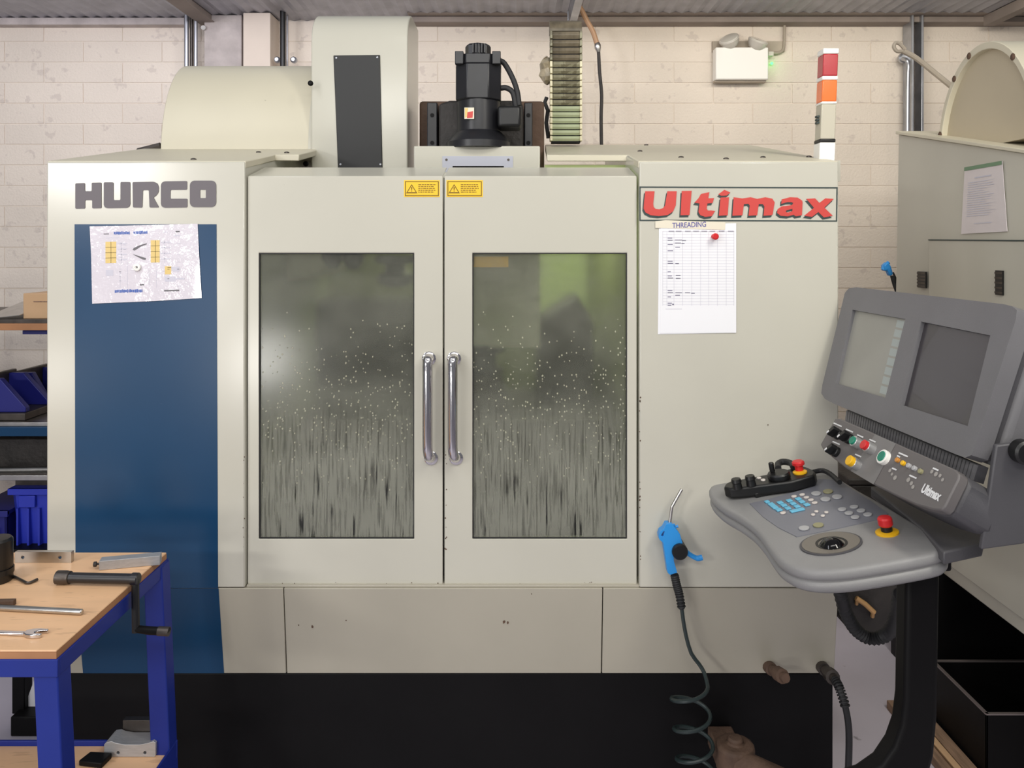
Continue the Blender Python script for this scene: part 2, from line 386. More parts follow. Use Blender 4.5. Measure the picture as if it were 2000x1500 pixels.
low_prof = [(YF,zs-.0015),(YF+.03,zb+.001),(3.0,zb+.001),(3.0,zs-.0015)]
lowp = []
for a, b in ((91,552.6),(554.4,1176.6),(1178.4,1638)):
    lowp.append(yzprism(M(), low_prof, fx(a), fx(b)).build('lower_panel', BEIGE_SHADE, mc, bevel=.002))
M().box((fx(480),2.175,zs-.002),(fx(1250),2.24,fz(1144))).build('door_sill', BEIGE_SHADE, mc, bevel=.002)
# blue stripe, on the cabinet front and on the panel below it
st = 0.0012
M().prism([(fx(146),YF,fz(438)),(fx(423),YF,fz(438)),(fx(426),YF,zs),(fx(148),YF,zs)], (0,-st,0)).build('blue_stripe', BLUE_P, lc)
M().prism([(fx(148),YF,zs-.0015),(fx(427),YF,zs-.0015),(fx(430),YF+.03,zb+.002),(fx(151),YF+.03,zb+.002)], (0,-st,0)).build('blue_stripe', BLUE_P, lowp[0])
# grey block lettering
def glyphs(name, shapes, scale, org, mats, parent, Y, shift=(0,0), dep=.0015):
    for outer, holes in shapes:
        cv = lambda l: [P(org[0]+(x+shift[0])/scale, org[1]+(y+shift[1])/scale, Y) for x, y in l]
        M().prism(cv(outer), (0,dep,0), [cv(h) for h in holes]).build(name, mats, parent)
def rr(x0, y0, x1, y1, r, n=4):
    out = []
    for cx, cy, a in ((x1-r,y0+r,-90),(x1-r,y1-r,0),(x0+r,y1-r,90),(x0+r,y0+r,180)):
        for i in range(n+1): t = math.radians(a+90*i/n); out.append((cx+r*math.cos(t), cy+r*math.sin(t)))
    return out
G1 = [([(450,1096),(507,1094),(507,1143),(548,1143),(548,1092),(606,1091),(606,1245),(551,1246),(551,1196),(508,1196),(508,1247),(450,1248)],[]),
      ([(620,1090),(678,1090),(678,1196),(720,1196),(720,1088),(778,1088),(778,1222),(772,1236),(758,1243),(640,1245),(626,1238),(620,1224)],[]),
      ([(792.0,1089.0),(917.1,1086.1),(940.4,1096.0),(949.7,1119.3),(947.9,1148.4),(934.5,1168.7),(917.1,1180.4),(950.8,1240.3),(893.8,1240.3),(889.7,1136.7),(853.7,1136.7),(850.2,1241.4),(794.9,1240.3)],[]),
      ([(984,1084),(1118,1082),(1118,1134),(1022,1135),(1019,1140),(1018,1188),(1120,1188),(1120,1240),(985,1242),(968,1236),(962,1220),(962,1106),(968,1091)],[]),
      (rr(1135,1080,1292,1238,28), [rr(1196,1134,1231,1184,4)])]
def rounded(pts, r=7):
    out = []; n = len(pts)
    for i in range(n):
        p, a, b = V(pts[i]).to_3d(), V(pts[i-1]).to_3d(), V(pts[(i+1)%n]).to_3d()
        da, db = a-p, b-p
        if min(da.length, db.length) < 2.2*r: out.append(tuple(p[:2])); continue
        s, e_ = p+da.normalized()*r, p+db.normalized()*r
        for t in (0,.33,.67,1): q = s*(1-t)**2+p*2*t*(1-t)+e_*t*t; out.append(tuple(q[:2]))
    return out
G1 = [(rounded(o), h) for o, h in G1]
glyphs('letter', G1, 3.0615, (0,0), LETTER, lc, YF-.0018)
# red script badge with border and dark edge
G2 = [([(95,110),(180,110),(168,225),(172,255),(190,272),(225,275),(258,265),(276,240),(298,110),(383,110),(374,240),(350,295),(300,328),(220,338),(145,330),(98,305),(80,270),(85,200)],[]),
      ([(430,108),(520,106),(500,328),(418,330)],[]),
      ([(606,135),(682,118),(672,175),(725,172),(712,218),(664,222),(657,268),(668,287),(700,286),(735,290),(705,338),(645,345),(600,330),(582,300),(592,222),(545,215),(580,178)],[]),
      ([(785,168),(862,165),(850,330),(768,335)],[]),([(765,138),(820,97),(875,122),(840,150),(790,152)],[]),
      ([(905,165),(985,176),(1060,165),(1120,180),(1195,165),(1258,178),(1280,212),(1262,322),(1250,330),(1178,335),(1186,250),(1172,228),(1134,228),(1120,330),(1040,335),(1052,240),(1037,224),(998,228),(985,330),(893,335)],[]),
      ([(1345,185),(1420,165),(1490,168),(1532,196),(1536,215),(1530,330),(1472,340),(1455,325),(1400,340),(1335,335),(1302,310),(1307,275),(1342,250),(1440,236),(1450,218),(1432,210),(1395,210),(1340,226)],[[(1385,287),(1442,270),(1442,292),(1400,306),(1382,300)]]),
      ([(1570,180),(1650,175),(1690,217),(1745,175),(1820,180),(1735,260),(1812,335),(1730,350),(1680,300),(1622,345),(1550,335),(1640,262)],[])]
org2, sc2 = (1240,350), 4.6875
cv2 = lambda l, Y: [P(org2[0]+x/sc2, org2[1]+y/sc2, Y) for x, y in l]
M().prism(cv2([(42,66),(1857,72),(1852,388),(42,382)], YF-.0012), (0,.0009,0), [cv2([(52,78),(1846,84),(1842,377),(52,371)], YF-.0012)]).build('badge_border', SHADOW_L, rc)
glyphs('letter_edge', G2, sc2, org2, SHADOW_L, rc, YF-.0014, (-11,19), .001)
glyphs('letter', G2, sc2, org2, RED_L, rc, YF-.0022, dep=.001)
# roof plates with bolts
def roof(pts, name, th=.02):
    top = [V((x,y,roofz(y)+.002)) for x,y in pts]
    return M().prism(top, (0,0,-th)).build(name, CREAM, mc, bevel=.003)
rl = roof([(fx(91),YF+.004),(fx(479),YF+.004),(P(538,0,2.44).x,2.44),(P(584,0,2.44).x,2.44),(P(584,0,2.44).x,2.6),(P(612,0,2.62).x,2.66),(P(606,0,3.0).x,3.0),(fx(91),3.0)], 'roof_plate')
rr_ = roof([(fx(1638),YF+.004),(fx(1247),YF+.004),(P(1226,0,2.42).x,2.42),(P(1068,0,2.42).x,2.42),(P(1066,0,2.9).x,2.98),(fx(1638),2.98)], 'roof_plate')
for o_, l in ((rl, ((378,313),(505,299),(560,300))), (rr_, ((1250,297),(1330,309),(1418,312),(1490,309),(1580,308),(1262,270)))):
    for px, py in l:
        best = min((abs(P(px,py,y/200).z-roofz(y/200)), y/200) for y in range(436, 590))[1]
        p = P(px,py,best); p.z = roofz(best)
        M().lathe(p, (0,0,1), [(.008,0),(.008,.004),(.004,.006)], 10).build('bolt', DARKSTEEL, o_)
# doors
gz0, gz1 = fz(1053), fz(494)
def door(x0, x1, wx0, wx1):
    Y0, Y1 = 2.184, 2.215; zt = CZ+(HOR-344)*Y0/F
    d = M(); d.frame((fx(x0,Y0), fz(1142,Y0), fx(x1,Y0), zt), (fx(wx0,Y0), fz(1053,Y0), fx(wx1,Y0), fz(494,Y0)), Y0, Y1)
    a, b = fx(x0,Y0), fx(x1,Y0); z2 = CZ+(HOR-327)*2.33/F
    d.prism([(a,Y0,zt-.004),(a,2.33,z2-.004),(a,2.33,z2),(a,Y0,zt)], (b-a,0,0))
    o = d.build('door', BEIGE, mc, bevel=.003)
    g = M().box((fx(wx0-3,Y0),Y0+.009,fz(1056,Y0)),(fx(wx1+3,Y0),Y0+.015,fz(491,Y0))).build('window_pane', GLASS, o)
    f = M(); f.frame((fx(wx0,Y0), fz(1053,Y0), fx(wx1,Y0), fz(494,Y0)), (fx(wx0+2,Y0), fz(1051,Y0), fx(wx1-2,Y0), fz(496,Y0)), Y0+.004, Y0+.0095)
    f.build('window_gasket', RUBBER, o)
    return o
dl = door(484, 864.6, 505, 809); dr = door(868, 1243.5, 922.5, 1225)
M().box((fx(865),2.2,fz(1142)),(fx(868),2.21,fz(345))).build('door_seal', RUBBER, mc)
for d, x, sx in ((dl,838,-1),(dr,887,1)):
    h = M(); top, bot = P(x+3*sx*-1,702,2.15), P(x+5*sx*-1,893,2.15)
    out = V((-.004*sx*-1,-.034,0))
    path = [P(x-sx*0,700,2.184),P(x,700,2.165),P(x-2,702,2.150),P(x-3,712,2.144),P(x-3,740,2.142),P(x-3,860,2.142),P(x-2,884,2.144),P(x,892,2.150),P(x+3,894,2.165),P(x+4,894,2.184)]
    h.tube(smooth([V(p) for p in path], 4), .0135, 14)
    for yy, q in ((700,0),(894,4)): h.lathe(P(x+q,yy,2.184), (0,-1,0), [(.019,0),(.019,.004),(.015,.006)], 16)
    h.build('handle', CHROME, d)
# warning labels
def warn(x0, y0, x1, y1, parent, name='warning_label'):
    Y = 2.1835; w = M(); q = lambda x, y, k=0: P(x,y,Y-k)
    w.prism([q(x0,y0),q(x1,y0),q(x1,y1),q(x0,y1)], (0,.0008,0), m=0)
    w.poly([q(x0+2,y0+2,.0003),q(x1-2,y0+2,.0003),q(x1-2,y1-2,.0003),q(x0+2,y1-2,.0003)], [[q(x0+3.6,y0+3.6,.0003),q(x1-3.6,y0+3.6,.0003),q(x1-3.6,y1-3.6,.0003),q(x0+3.6,y1-3.6,.0003)]], m=1)
    cx, cy = x0+15, (y0+y1)/2+1
    T = lambda s: [q(cx,cy-10*s,.0004),q(cx+11*s,cy+8*s,.0004),q(cx-11*s,cy+8*s,.0004)]
    w.poly(T(1), [T(.72)], m=1); w.poly([q(cx-1.4,cy-4,.0005),q(cx+1.4,cy-4,.0005),q(cx+.6,cy+2,.0005),q(cx-.6,cy+2,.0005)], m=1)
    w.poly([q(cx-1,cy+3,.0005),q(cx+1,cy+3,.0005),q(cx+1,cy+4.6,.0005),q(cx-1,cy+4.6,.0005)], m=1)
    for i in range(5):
        yy = y0+8+i*3.6; xx = x0+28; end = x1-6-random.random()*8
        while xx < end:
            l = random.uniform(2, 6); w.poly([q(xx,yy,.0004),q(min(xx+l,end),yy,.0004),q(min(xx+l,end),yy+1.4,.0004),q(xx,yy+1.4,.0004)], m=1); xx += l+1.2
    return w.build(name, [YELLOW, LBL_EDGE], parent)
warn(789,352,859,385, dl); warn(872,352,943,385, dr)
area('work_lamp', (-.1,2.86,1.78), (0,3.0,1.0), .9, .12, GL_W, (.95,1,.82))
# the working chamber behind the windows
ch = M(); xi0, xi1 = fx(480), fx(1247)
ch.box((xi0,3.08,zs),(xi1+.1,3.1,1.82)); ch.build('chamber_back', GREENDARK, mc); M().box((P(1052,0,3.07).x,3.06,1.2),(P(1146,0,3.07).x,3.08,1.8)).build('chamber_panel', GREENPALE, mc); M().box((P(575,0,2.9).x,2.88,1.09),(P(900,0,2.9).x,3.06,P(0,585,2.9).z)).build('way_cover', CASTIRON, mc, bevel=.01)
M().prism([(xi1+.012,2.24,zs),(xi1+.012,2.24,1.78),(.292,3.08,1.82),(.292,3.08,zs)], (.02,0,0)).build('chamber_side', GREENDARK, mc)
M().prism([(xi0-.002,2.24,zs),(xi0-.002,2.24,1.78),(xi0-.002,3.08,1.82),(xi0-.002,3.08,zs)], (.02,0,0)).build('chamber_side', GREENDARK, mc)
M().prism([(xi0,2.24,zs+.02),(xi1,2.24,zs+.02),(xi1,3.08,zs+.14),(xi0,3.08,zs+.14)], (0,0,-.02)).build('chamber_floor', DARKSTEEL, mc)
t = M(); t.box((-.62,2.36,1.02),(.28,2.86,1.09)); t.box((-.5,2.42,.86),(.2,2.8,1.02))
t.build('work_table', DARKSTEEL, mc, bevel=.004)
for k in range(4): M().box((-.62,2.43+.11*k,1.0902),(.28,2.445+.11*k,1.0906)).build('table_slot', BLACK_E, bpy.data.objects['work_table'])
v = M(); v.box((-.16,2.45,1.09),(-.02,2.7,1.14)); v.box((-.15,2.47,1.14),(-.03,2.52,1.2)); v.box((-.15,2.62,1.14),(-.03,2.68,1.2)); v.build('vice', DARKSTEEL, mc, bevel=.003)
M().prism([(P(1050,0,2.62).x,2.62,1.09),(P(1050,0,2.62).x,2.62,1.35),(P(1130,0,2.62).x,2.62,1.44),(P(1160,0,2.62).x,2.62,1.34),(P(1160,0,2.62).x,2.62,1.09)], (0,.25,0)).build('way_cover', CASTIRON, mc, bevel=.01)
# tool changer inside, left
tcm = M().prism([P(490,495,2.5),P(655,495,2.5),P(650,520,2.5),P(590,545,2.5),P(490,560,2.5)], (0,.4,0)).build('tool_carousel', CREAM, mc, bevel=.01)
for px, py, Y in ((650,506,2.42),(690,508,2.45)): M().lathe(P(px,py+18,Y), (0,0,1), [(.012,0),(.02,.005),(.034,.03),(.034,.05),(.022,.06),(.026,.09)], 14).build('tool_holder', BLACK_M, tcm)
# spindle head: cover plate in front of the black head and its motor
hc = M().box((P(808,0,2.45).x,2.45,P(0,680,2.45).z),(P(1055,0,2.45).x,2.62,P(0,285,2.45).z)).build('head_cover', BEIGE, mc, bevel=.004)
M().box((P(864,0,2.449).x,2.4485,P(0,336,2.449).z),(P(1002,0,2.449).x,2.451,P(0,305,2.449).z)).build('cover_plate', mat('lilac_grey', (182,184,196), .4), hc)
M().box((P(884,0,2.448).x,2.4475,P(0,327,2.448).z),(P(984,0,2.448).x,2.4490,P(0,324,2.448).z)).build('slot', BLACK_E, hc)
for px, py in ((872,312),(993,312)): M().lathe(P(px,py,2.4485), (0,-1,0), [(.004,0),(.004,.001)], 8).build('screw', DARKSTEEL, hc)
sn = M().lathe((P(931,0,2.53).x,2.53,P(0,755,2.45).z), (0,0,1), [(.03,0),(.045,.01),(.06,.03),(.06,.09),(.09,.1),(.09,.125)], 24).build('spindle_nose', BLACK_M, mc)
M().lathe(P(772,560,2.5), (0,0,1), [(.02,0),(.05,.01),(.055,.03),(.05,.04),(.03,.045),(.03,.07),(.06,.075),(.06,.1)], 18).build('tool_arm', BLACK_M, mc)
M().box((P(925,0,2.205).x,2.2,P(0,522,2.2).z),(P(993,0,2.2).x,2.2012,P(0,501,2.2).z)).build('inner_label', OCHRE, dr)
hd = M(); a, b = P(858,0,2.66).x, P(1022,0,2.66).x
hd.prism([(a,2.64,1.80),(b,2.64,1.80),(b,2.64,P(0,205,2.64).z),(P(1010,0,2.64).x,2.64,P(0,196,2.64).z),(P(878,0,2.64).x,2.64,P(0,196,2.64).z),(a,2.64,P(0,203,2.64).z)], (0,.2,0))
hd.build('spindle_head', CASTIRON, mc, bevel=.008)
cw = M(); cw.box((P(822,0,2.85).x,2.8,1.7),(P(1062,0,2.85).x,3.0,P(0,202,2.85).z)); col_ = cw.build('column', RUST, mc, bevel=.01)
for x0_, x1_ in ((834,854),(1024,1040)):
    rl_ = M().box((P(x0_,0,2.68).x,2.68,1.78),(P(x1_,0,2.68).x,2.8,P(0,200,2.68).z)).build('guide_rail', BLACK_M, col_, bevel=.003)
    for yy in (225, 279): M().lathe(P((x0_+x1_)/2,yy,2.679), (0,-1,0), [(.007,0),(.007,.001)], 10).build('bolt_hole', BLACK_E, col_)
mt = M(); my = 2.52; mxc = P(935,0,my).x
mt.lathe((mxc,my,P(0,292,my).z), (0,0,1), [(.10,0),(.10,.02),(.085,.04),(.068,.055),(.068,P(0,196,my).z-P(0,292,my).z)], 28)
sm = mt.build('spindle_motor', BLACK_M, mc)
# motor body: square with rounded shoulders
hw = (980-893)/2*my/F; zA, zB, zC = P(0,200,my).z, P(0,132,my).z, P(0,110,my).z
def octo(h, c, z): return [(mxc-h,my-h+c,z),(mxc-h+c,my-h,z),(mxc+h-c,my-h,z),(mxc+h,my-h+c,z),(mxc+h,my+h-c,z),(mxc+h-c,my+h,z),(mxc-h+c,my+h,z),(mxc-h,my+h-c,z)]
M().prism(octo(hw,.036,zA), (0,0,zB-zA)).build('motor_body', BLACK_M, sm, bevel=.004)
fl = M(); fl.prism(octo(hw*.97,.032,zB), (0,0,zC-zB-.006))
for sx in (-1,1):
    for sy in (-1,1): fl.box((mxc+sx*hw,my+sy*hw,zB-.004),(mxc+sx*(hw-.026),my+sy*(hw-.026),zC))
fl.build('motor_flange', BLACK_M, sm, bevel=.002)
cp = M(); cp.lathe((mxc-.002,my,zC-.006), (0,0,1), [(.040,0),(.040,.034),(.036,.040)], 8)
for k in range(5): cp.box((mxc-.018+k*.009,my-.042,zC+.002),(mxc-.014+k*.009,my-.03,zC+.03))
cp.build('encoder_cap', BLACK_M, sm, ang=20)
bx_ = M().box((P(972,0,2.46).x,2.44,P(0,250,2.46).z),(P(1018,0,2.46).x,2.54,P(0,208,2.46).z)).build('terminal_box', BLACK_P, sm, bevel=.01, seg=3)
for pts in (((974,118,2.5),(985,124,2.5),(1000,150,2.5),(1010,178,2.5),(1014,206,2.5)), ((978,172,2.5),(990,172,2.5),(1002,182,2.5),(1007,208,2.5))):
    M().tube(smooth([P(*p) for p in pts], 6), .0085, 12).build('cable', RUBBER, sm)
stk = M(); Yk = my-.0685-.004
stk.prism([P(907,210,Yk),P(926,210,Yk),P(926,232,Yk),P(907,232,Yk)], (0,.004,0), m=0)
stk.poly([P(913,219,Yk-.0005),P(924,217,Yk-.0005),P(923,230,Yk-.0005),P(912,231,Yk-.0005)], m=1)
stk.poly([P(908,211,Yk-.0004),P(914,211,Yk-.0004),P(912,228,Yk-.0004),P(908,230,Yk-.0004)], m=2)
stk.build('maker_sticker', [TAPE, RED_L, INK_Y], sm)
# tall column cover with black plate
X0, X1 = -.677, -.352; yf, yb, zt = 2.71, 3.02, 2.41
prof = [(yf,1.78)]+[(yf+.15-.15*math.cos(t*math.pi/20), zt-.12+.12*math.sin(t*math.pi/20)) for t in range(0,11)]+[(yb,zt),(yb,1.78)]
cc = yzprism(M(), prof, X0, X1).build('column_cover', BEIGE, mc, bevel=.004, ang=50)
bp = [P(651,108,yf-.004),P(742,107,yf-.004),P(747,328,yf-.004),P(660,328,yf-.004)]
M().prism(bp, (0,.004,0)).build('black_plate', BLACK_P, cc, bevel=.003)
for px, py in ((657,113),(737,112),(743,321),(665,321)): M().lathe(P(px,py,yf-.004), (0,-1,0), [(.004,0),(.003,.002)], 8).build('screw', GALV, cc)
# rounded guard of the tool changer
xa, xb = -1.19, P(609,0,2.72).x; yc, zc = 2.98, 1.90; ry, rz = .26, .362
arc = [(yc-ry*math.cos(t*math.pi/28), zc+rz*math.sin(t*math.pi/28)) for t in range(0,29)]
gd = yzprism(M(), arc, xa, xb).build('changer_guard', mat('guard_cream', (210,203,182), .45, var=.05, vscale=2, dirt=.7, dirtcol=(90,80,60), dscale=25, dth=.76), mc, bevel=.003, ang=30)
M().prism([(xb-.012,yc-ry*1.01*math.cos(t*math.pi/28),zc+rz*1.01*math.sin(t*math.pi/28)) for t in range(0,29)], (.012,0,0)).build('guard_rim', BEIGE, gd)
for px, py in ((607,163),(598,320)): M().lathe(P(px,py,2.68), (0,-1,0), [(.009,0),(.009,.006),(.005,.009)], 10).build('bolt', BLACK_E, gd)
M().tube([P(270,296,2.75),P(314,285,2.75)], .012, 8).build('guard_pivot', DARKSTEEL, gd)
# cable chain
CHAIN_D = mat('chain_dark', (112,102,84), .4, var=.4, vscale=30)
cn = M(); Yc = 2.86; cx0, cx1 = P(1074,0,Yc).x, P(1137,0,Yc).x
cn.box((cx0+.006,Yc+.004,P(0,278,Yc).z),(cx1-.006,Yc+.05,P(0,64,Yc).z)); chain = cn.build('cable_chain', BLACK_E, mc)
nl = 17; ys = [60+(276-60)*((i/nl)**.9) for i in range(nl+1)]
for i in range(nl):
    za, zb_ = P(0,ys[i]+1.2,Yc).z, P(0,ys[i+1]-.6,Yc).z; tilt = .004
    l = M(); l.prism([(cx0+.008,Yc,za),(cx0+.008,Yc-.005,(za+zb_)/2),(cx0+.008,Yc+.003,zb_),(cx0+.008,Yc+.02,zb_),(cx0+.008,Yc+.02,za)], (cx1-cx0-.016,0,0), m=0)
    for a in (cx0, cx1-.009): l.box((a,Yc-.008,za),(a+.009,Yc+.03,zb_), m=1)
    l.build('chain_link', [CHAIN_D if i < 4 else CHAIN if i < 11 else CHAIN2, CHAIN_E if i > 3 else CHAIN], chain, bevel=.0015)
top = M(); top.prism([(cx0,Yc+.06*(1-math.cos(t*.157))+0,P(0,60,Yc).z+.05*math.sin(t*.157)) for t in range(11)]+[(cx0,Yc+.06,P(0,62,Yc).z)], (cx1-cx0,0,0)); top.build('chain_bend', CHAIN_D, chain)
rnd = random.Random(3); bm_ = M()
pts = [V((math.cos(t*.7)*.5+rnd.uniform(-.2,.2), math.sin(t*.7)*.5+rnd.uniform(-.2,.2), rnd.uniform(-1,1))) for t in range(40)]
prof_b = [(.004,0),(.018,.012),(.028,.03),(.02,.055),(.026,.075),(.012,.095),(.004,.10)]
o_ = P(1069,166,2.9); bm_.lathe(o_, (0,0,1), prof_b, 9)
for p in bm_.v: p += V((rnd.uniform(-.006,.006), rnd.uniform(-.006,.006), rnd.uniform(-.005,.005)))
bm_.build('crumpled_film', POLY, chain, ang=5)
gr = M(); gr.tube([P(1068,190,2.88),P(1064,200,2.88),P(1070,216,2.88),P(1067,240,2.88),P(1071,270,2.88)], .007, 8); gr.build('grimy_cable', RUBBER, chain)
M().prism([(P(1064,0,2.44).x,2.44,roofz(2.44)-.03),(xi1+.03,2.44,roofz(2.44)-.03),(xi1+.03,2.44,1.75),(P(1064,0,2.44).x,2.44,1.75)], (0,.01,0)).build('chamber_lintel', GREENPALE, mc)
# signal tower, leaning a little
Yt = 2.25; tx0, tx1 = 1592, 1630
def tseg(ya, yb, name, m, parent, grow=0, dxs=.0):
    la = lambda y: (310-y)/210*8
    z_a, z_b = P(0,ya,Yt).z, P(0,yb,Yt).z; w = .0; s = M()
    xa0, xa1 = P(tx0+la(ya)+9-grow,0,Yt).x, P(tx1+la(ya)+grow,0,Yt).x; xb0, xb1 = P(tx0+la(yb)+9-grow,0,Yt).x, P(tx1+la(yb)+grow,0,Yt).x
    g = grow*Yt/F
    s.add([(xb0,Yt-g,z_b),(xb1,Yt-g,z_b),(xb1,Yt+.045+g,z_b),(xb0,Yt+.045+g,z_b),(xa0,Yt-g,z_a),(xa1,Yt-g,z_a),(xa1,Yt+.045+g,z_a),(xa0,Yt+.045+g,z_a)], [(0,3,2,1),(4,5,6,7),(0,1,5,4),(1,2,6,5),(2,3,7,6),(3,0,4,7)])
    return s.build(name, m, parent, bevel=.003)
tw = tseg(203,272,'signal_tower', mat('tower_grey', (196,190,172), .45), mc)
tseg(278,316,'tower_base', WHITE_PL, tw, 1); tseg(271,278,'tower_gasket', BLACK_P, tw, 1)
tseg(198,203,'ring', WHITE_PL, tw, 1); tseg(156,198,'amber_lens', AMBLENS, tw); tseg(148,156,'ring', WHITE_PL, tw, 1); tseg(105,148,'red_lens', REDLENS, tw); tseg(94,105,'cap', WHITE_PL, tw, 1)
for yy in (224,230,236): M().box((P(1600.8,0,Yt).x-.002,Yt+.012,P(0,yy+4,Yt).z),(P(1603.5,0,Yt).x,Yt+.03,P(0,yy,Yt).z)).build('tower_print', SHADOW_L, tw)
M().box((fx(1600),2.235,roofz(2.24)-.06),(P(1640,0,2.24).x,2.31,roofz(2.24)-.002)).build('tower_bracket', BEIGE, tw)
# hose fittings low on the right
for i, (a, b) in enumerate((((1503,1305),(1535,1325)), ((1607,1305),(1632,1328)))):
    f = M(); p0, p1 = P(*a,2.19), P(*b,2.10); d = p1-p0
    f.tube([p0-V((0,-.01,0)),p0+d*.15,p0+d*.16,p0+d*.5,p0+d*.52,p0+d*.8,p0+d*.82,p1], [.017,.017,.013,.013,.019,.019,.012,.012], 12)
    f.build('hose_fitting', RUST if i == 0 else DARKSTEEL, mc)
c = smooth([P(*p) for p in ((1630,1326,2.10),(1640,1345,2.07),(1652,1385,2.05),(1658,1430,2.05),(1657,1500,2.05))]+[P(1652,1600,2.06),V((P(1650,0,2.06).x,2.06,.03)),V((P(1650,0,2.06).x+.1,2.2,.012))], 6)
M().tube(c, .0085, 10).build('power_cable', RUBBER, mc)
rb = M(); L_ = len(c)
for i in range(2,12): rb.lathe(c[i], c[i+1]-c[i], [(.012,-.002),(.0125,0),(.012,.002)], 12)
rb.build('strain_relief', RUBBER, mc)
# round cover with brass latch on the machine's right flank
LT = mat('brass_latch', (206,162,110), .4, metal=.3)
cd = M().lathe(P(1702,1180,2.36), (0,-1,0), [(.10,-.12),(.10,0),(.094,.008),(.05,.010)], 30).build('flank_cover', CASTIRON, mc)
M().tube([P(1702,1180,2.42), V((fx(1636),2.42,P(0,1180,2.42).z))], .03, 12).build('cover_arm', BLACK_E, cd)
lt = M(); lt.tube([P(1672,1168,2.335),P(1690,1180,2.33),P(1707,1196,2.335)], .0075, 10); lt.tube([P(1674,1170,2.335),P(1673,1180,2.347)], .005, 8); lt.tube([P(1705,1195,2.335),P(1704,1204,2.347)], .006, 8)
lt.build('latch', LT, cd)
# paint chips along edges
rc_ = random.Random(11); chp = M()
def chip(x, y, r, Y):
    chp.poly([P(x+r*rc_.uniform(.5,1)*math.cos(k*math.pi/3), y+r*rc_.uniform(.6,1.3)*math.sin(k*math.pi/3), Y) for k in range(6)])
for x, y, r in ((610,1224,3.2),(985,1214,4),(992,1216,3),(583,1221,1.5),(676,1212,1.5),(1038,1160,1.5),(1500,830,1.5)): chip(x, y, r, YF-.0008 if y < 1148 else YF+.0003+.03*(y-1148)/168-.0015)
for i in range(46):
    u = rc_.random()
    if i < 16: chip(1249.5+rc_.uniform(-.5,1.6), 690+440*u, rc_.uniform(.8,2.2), YF-.0008)
    elif i < 28: chip(870+rc_.uniform(-2,6)*u, 880+240*rc_.random()**2, rc_.uniform(.7,2), 2.1832)
    elif i < 36: chip(476+rc_.uniform(-1.5,1.5), 880+250*u, rc_.uniform(.6,1.6), YF-.0008)
    else: chip(490+740*u, 1140+rc_.uniform(-3,1), rc_.uniform(.6,1.6), 2.1832)
chp.build('paint_chip', RUST, mc, kind='stuff')
# ------------------------------------------------------------------ operator console on its swing arm
uR = V((.077,-.997,0)).normalized(); wv = V((.997,.077,0)).normalized(); ZU = V((0,0,1))
tl = lambda deg: (wv*math.sin(math.radians(deg))+ZU*math.cos(math.radians(deg)))
con = thing('operator_console', 'dark grey twin-screen operator console with keyboard tray on a black bent arm', 'control console', (.84, 1.66, 0))
MP = Pl(P(1893,893,1.5), uR, tl(17.3))                 # monitor face
BPn = Pl(P(1873,925,1.47), uR, tl(30))                 # button panel face
TP = Pl(P(1383,960,2.05), uR, wv*math.cos(math.radians(11))+ZU*math.sin(math.radians(11)))   # tray top
# monitor
outl = [(1650,572),(1658,563),(1672,561),(1690,563),(1960,594),(1977,598),(1986,606),(1984,624),(1904,874),(1897,889),(1885,894),(1868,888),(1630,789),(1611,779),(1604,768),(1606,752)]
scr = [[(1665,605),(1768,623),(1729,777),(1632,748)], [(1799,628),(1934,655),(1890,832),(1759,790)]]
Mo = MP.off(0)
bz = M().prism(MP.hits(outl), -MP.n*.034, [MP.hits(s) for s in scr]).build('monitor_bezel', GREY_C, con, bevel=.0045, seg=3)
cen = sum(MP.hits(outl), V())/len(outl)
def scaled(k, h): return [cen+(p-cen)*k-MP.n*h for p in MP.hits(outl)]
M().prism(scaled(.97,.034), -MP.n*.016).build('housing_gap', GREY_D, con)
M().prism(scaled(1.0,.05), -MP.n*.075).build('monitor_housing', GREY_C, con, bevel=.014, seg=3)
bk = scaled(.8,.125); M().prism(bk, -MP.n*.05).build('rear_cover', GREY_D, con, bevel=.014)

for i, s in enumerate(scr):
    q = [MP.hit(*p) for p in s]; c = sum(q, V())/4
    q = [c+(p-c)*1.05-MP.n*.009 for p in q]
    m = M(); m.prism(q, -MP.n*.006, m=0)
    if i == 0:
        A, B, C_, D = q; e = lambda a, b: A+(B-A)*a+(D-A)*b+(C_-B-D+A)*a*b+MP.n*.0004
        for k in range(8): m.poly([e(.80,.045+.115*k),e(.955,.045+.115*k),e(.955,.045+.115*k+.09),e(.80,.045+.115*k+.09)], m=1)
    m.build('screen', [SCREEN_L if i == 0 else SCREEN_D, SOFTKEY], con)
# ribbed strip between monitor and button panel
RP = MP.off(-.03)
a, b, c, d = RP.hits([(1655,800),(1912,908),(1902,940),(1650,838)])
rs = M(); rs.prism([a,b,c,d], -MP.n*.02); ro = rs.build('ribbed_strip', GREY_D, con)
rs = M()
for k in range(46):
    t = (k+.5)/46; p, q = a+(b-a)*t, d+(c-d)*t
    rs.obox((p+q)/2+MP.n*.001, uR*.0040, (p-q)/2*.9, MP.n*.0022)
rs.build('rib', GREY_C, con, kind='stuff')
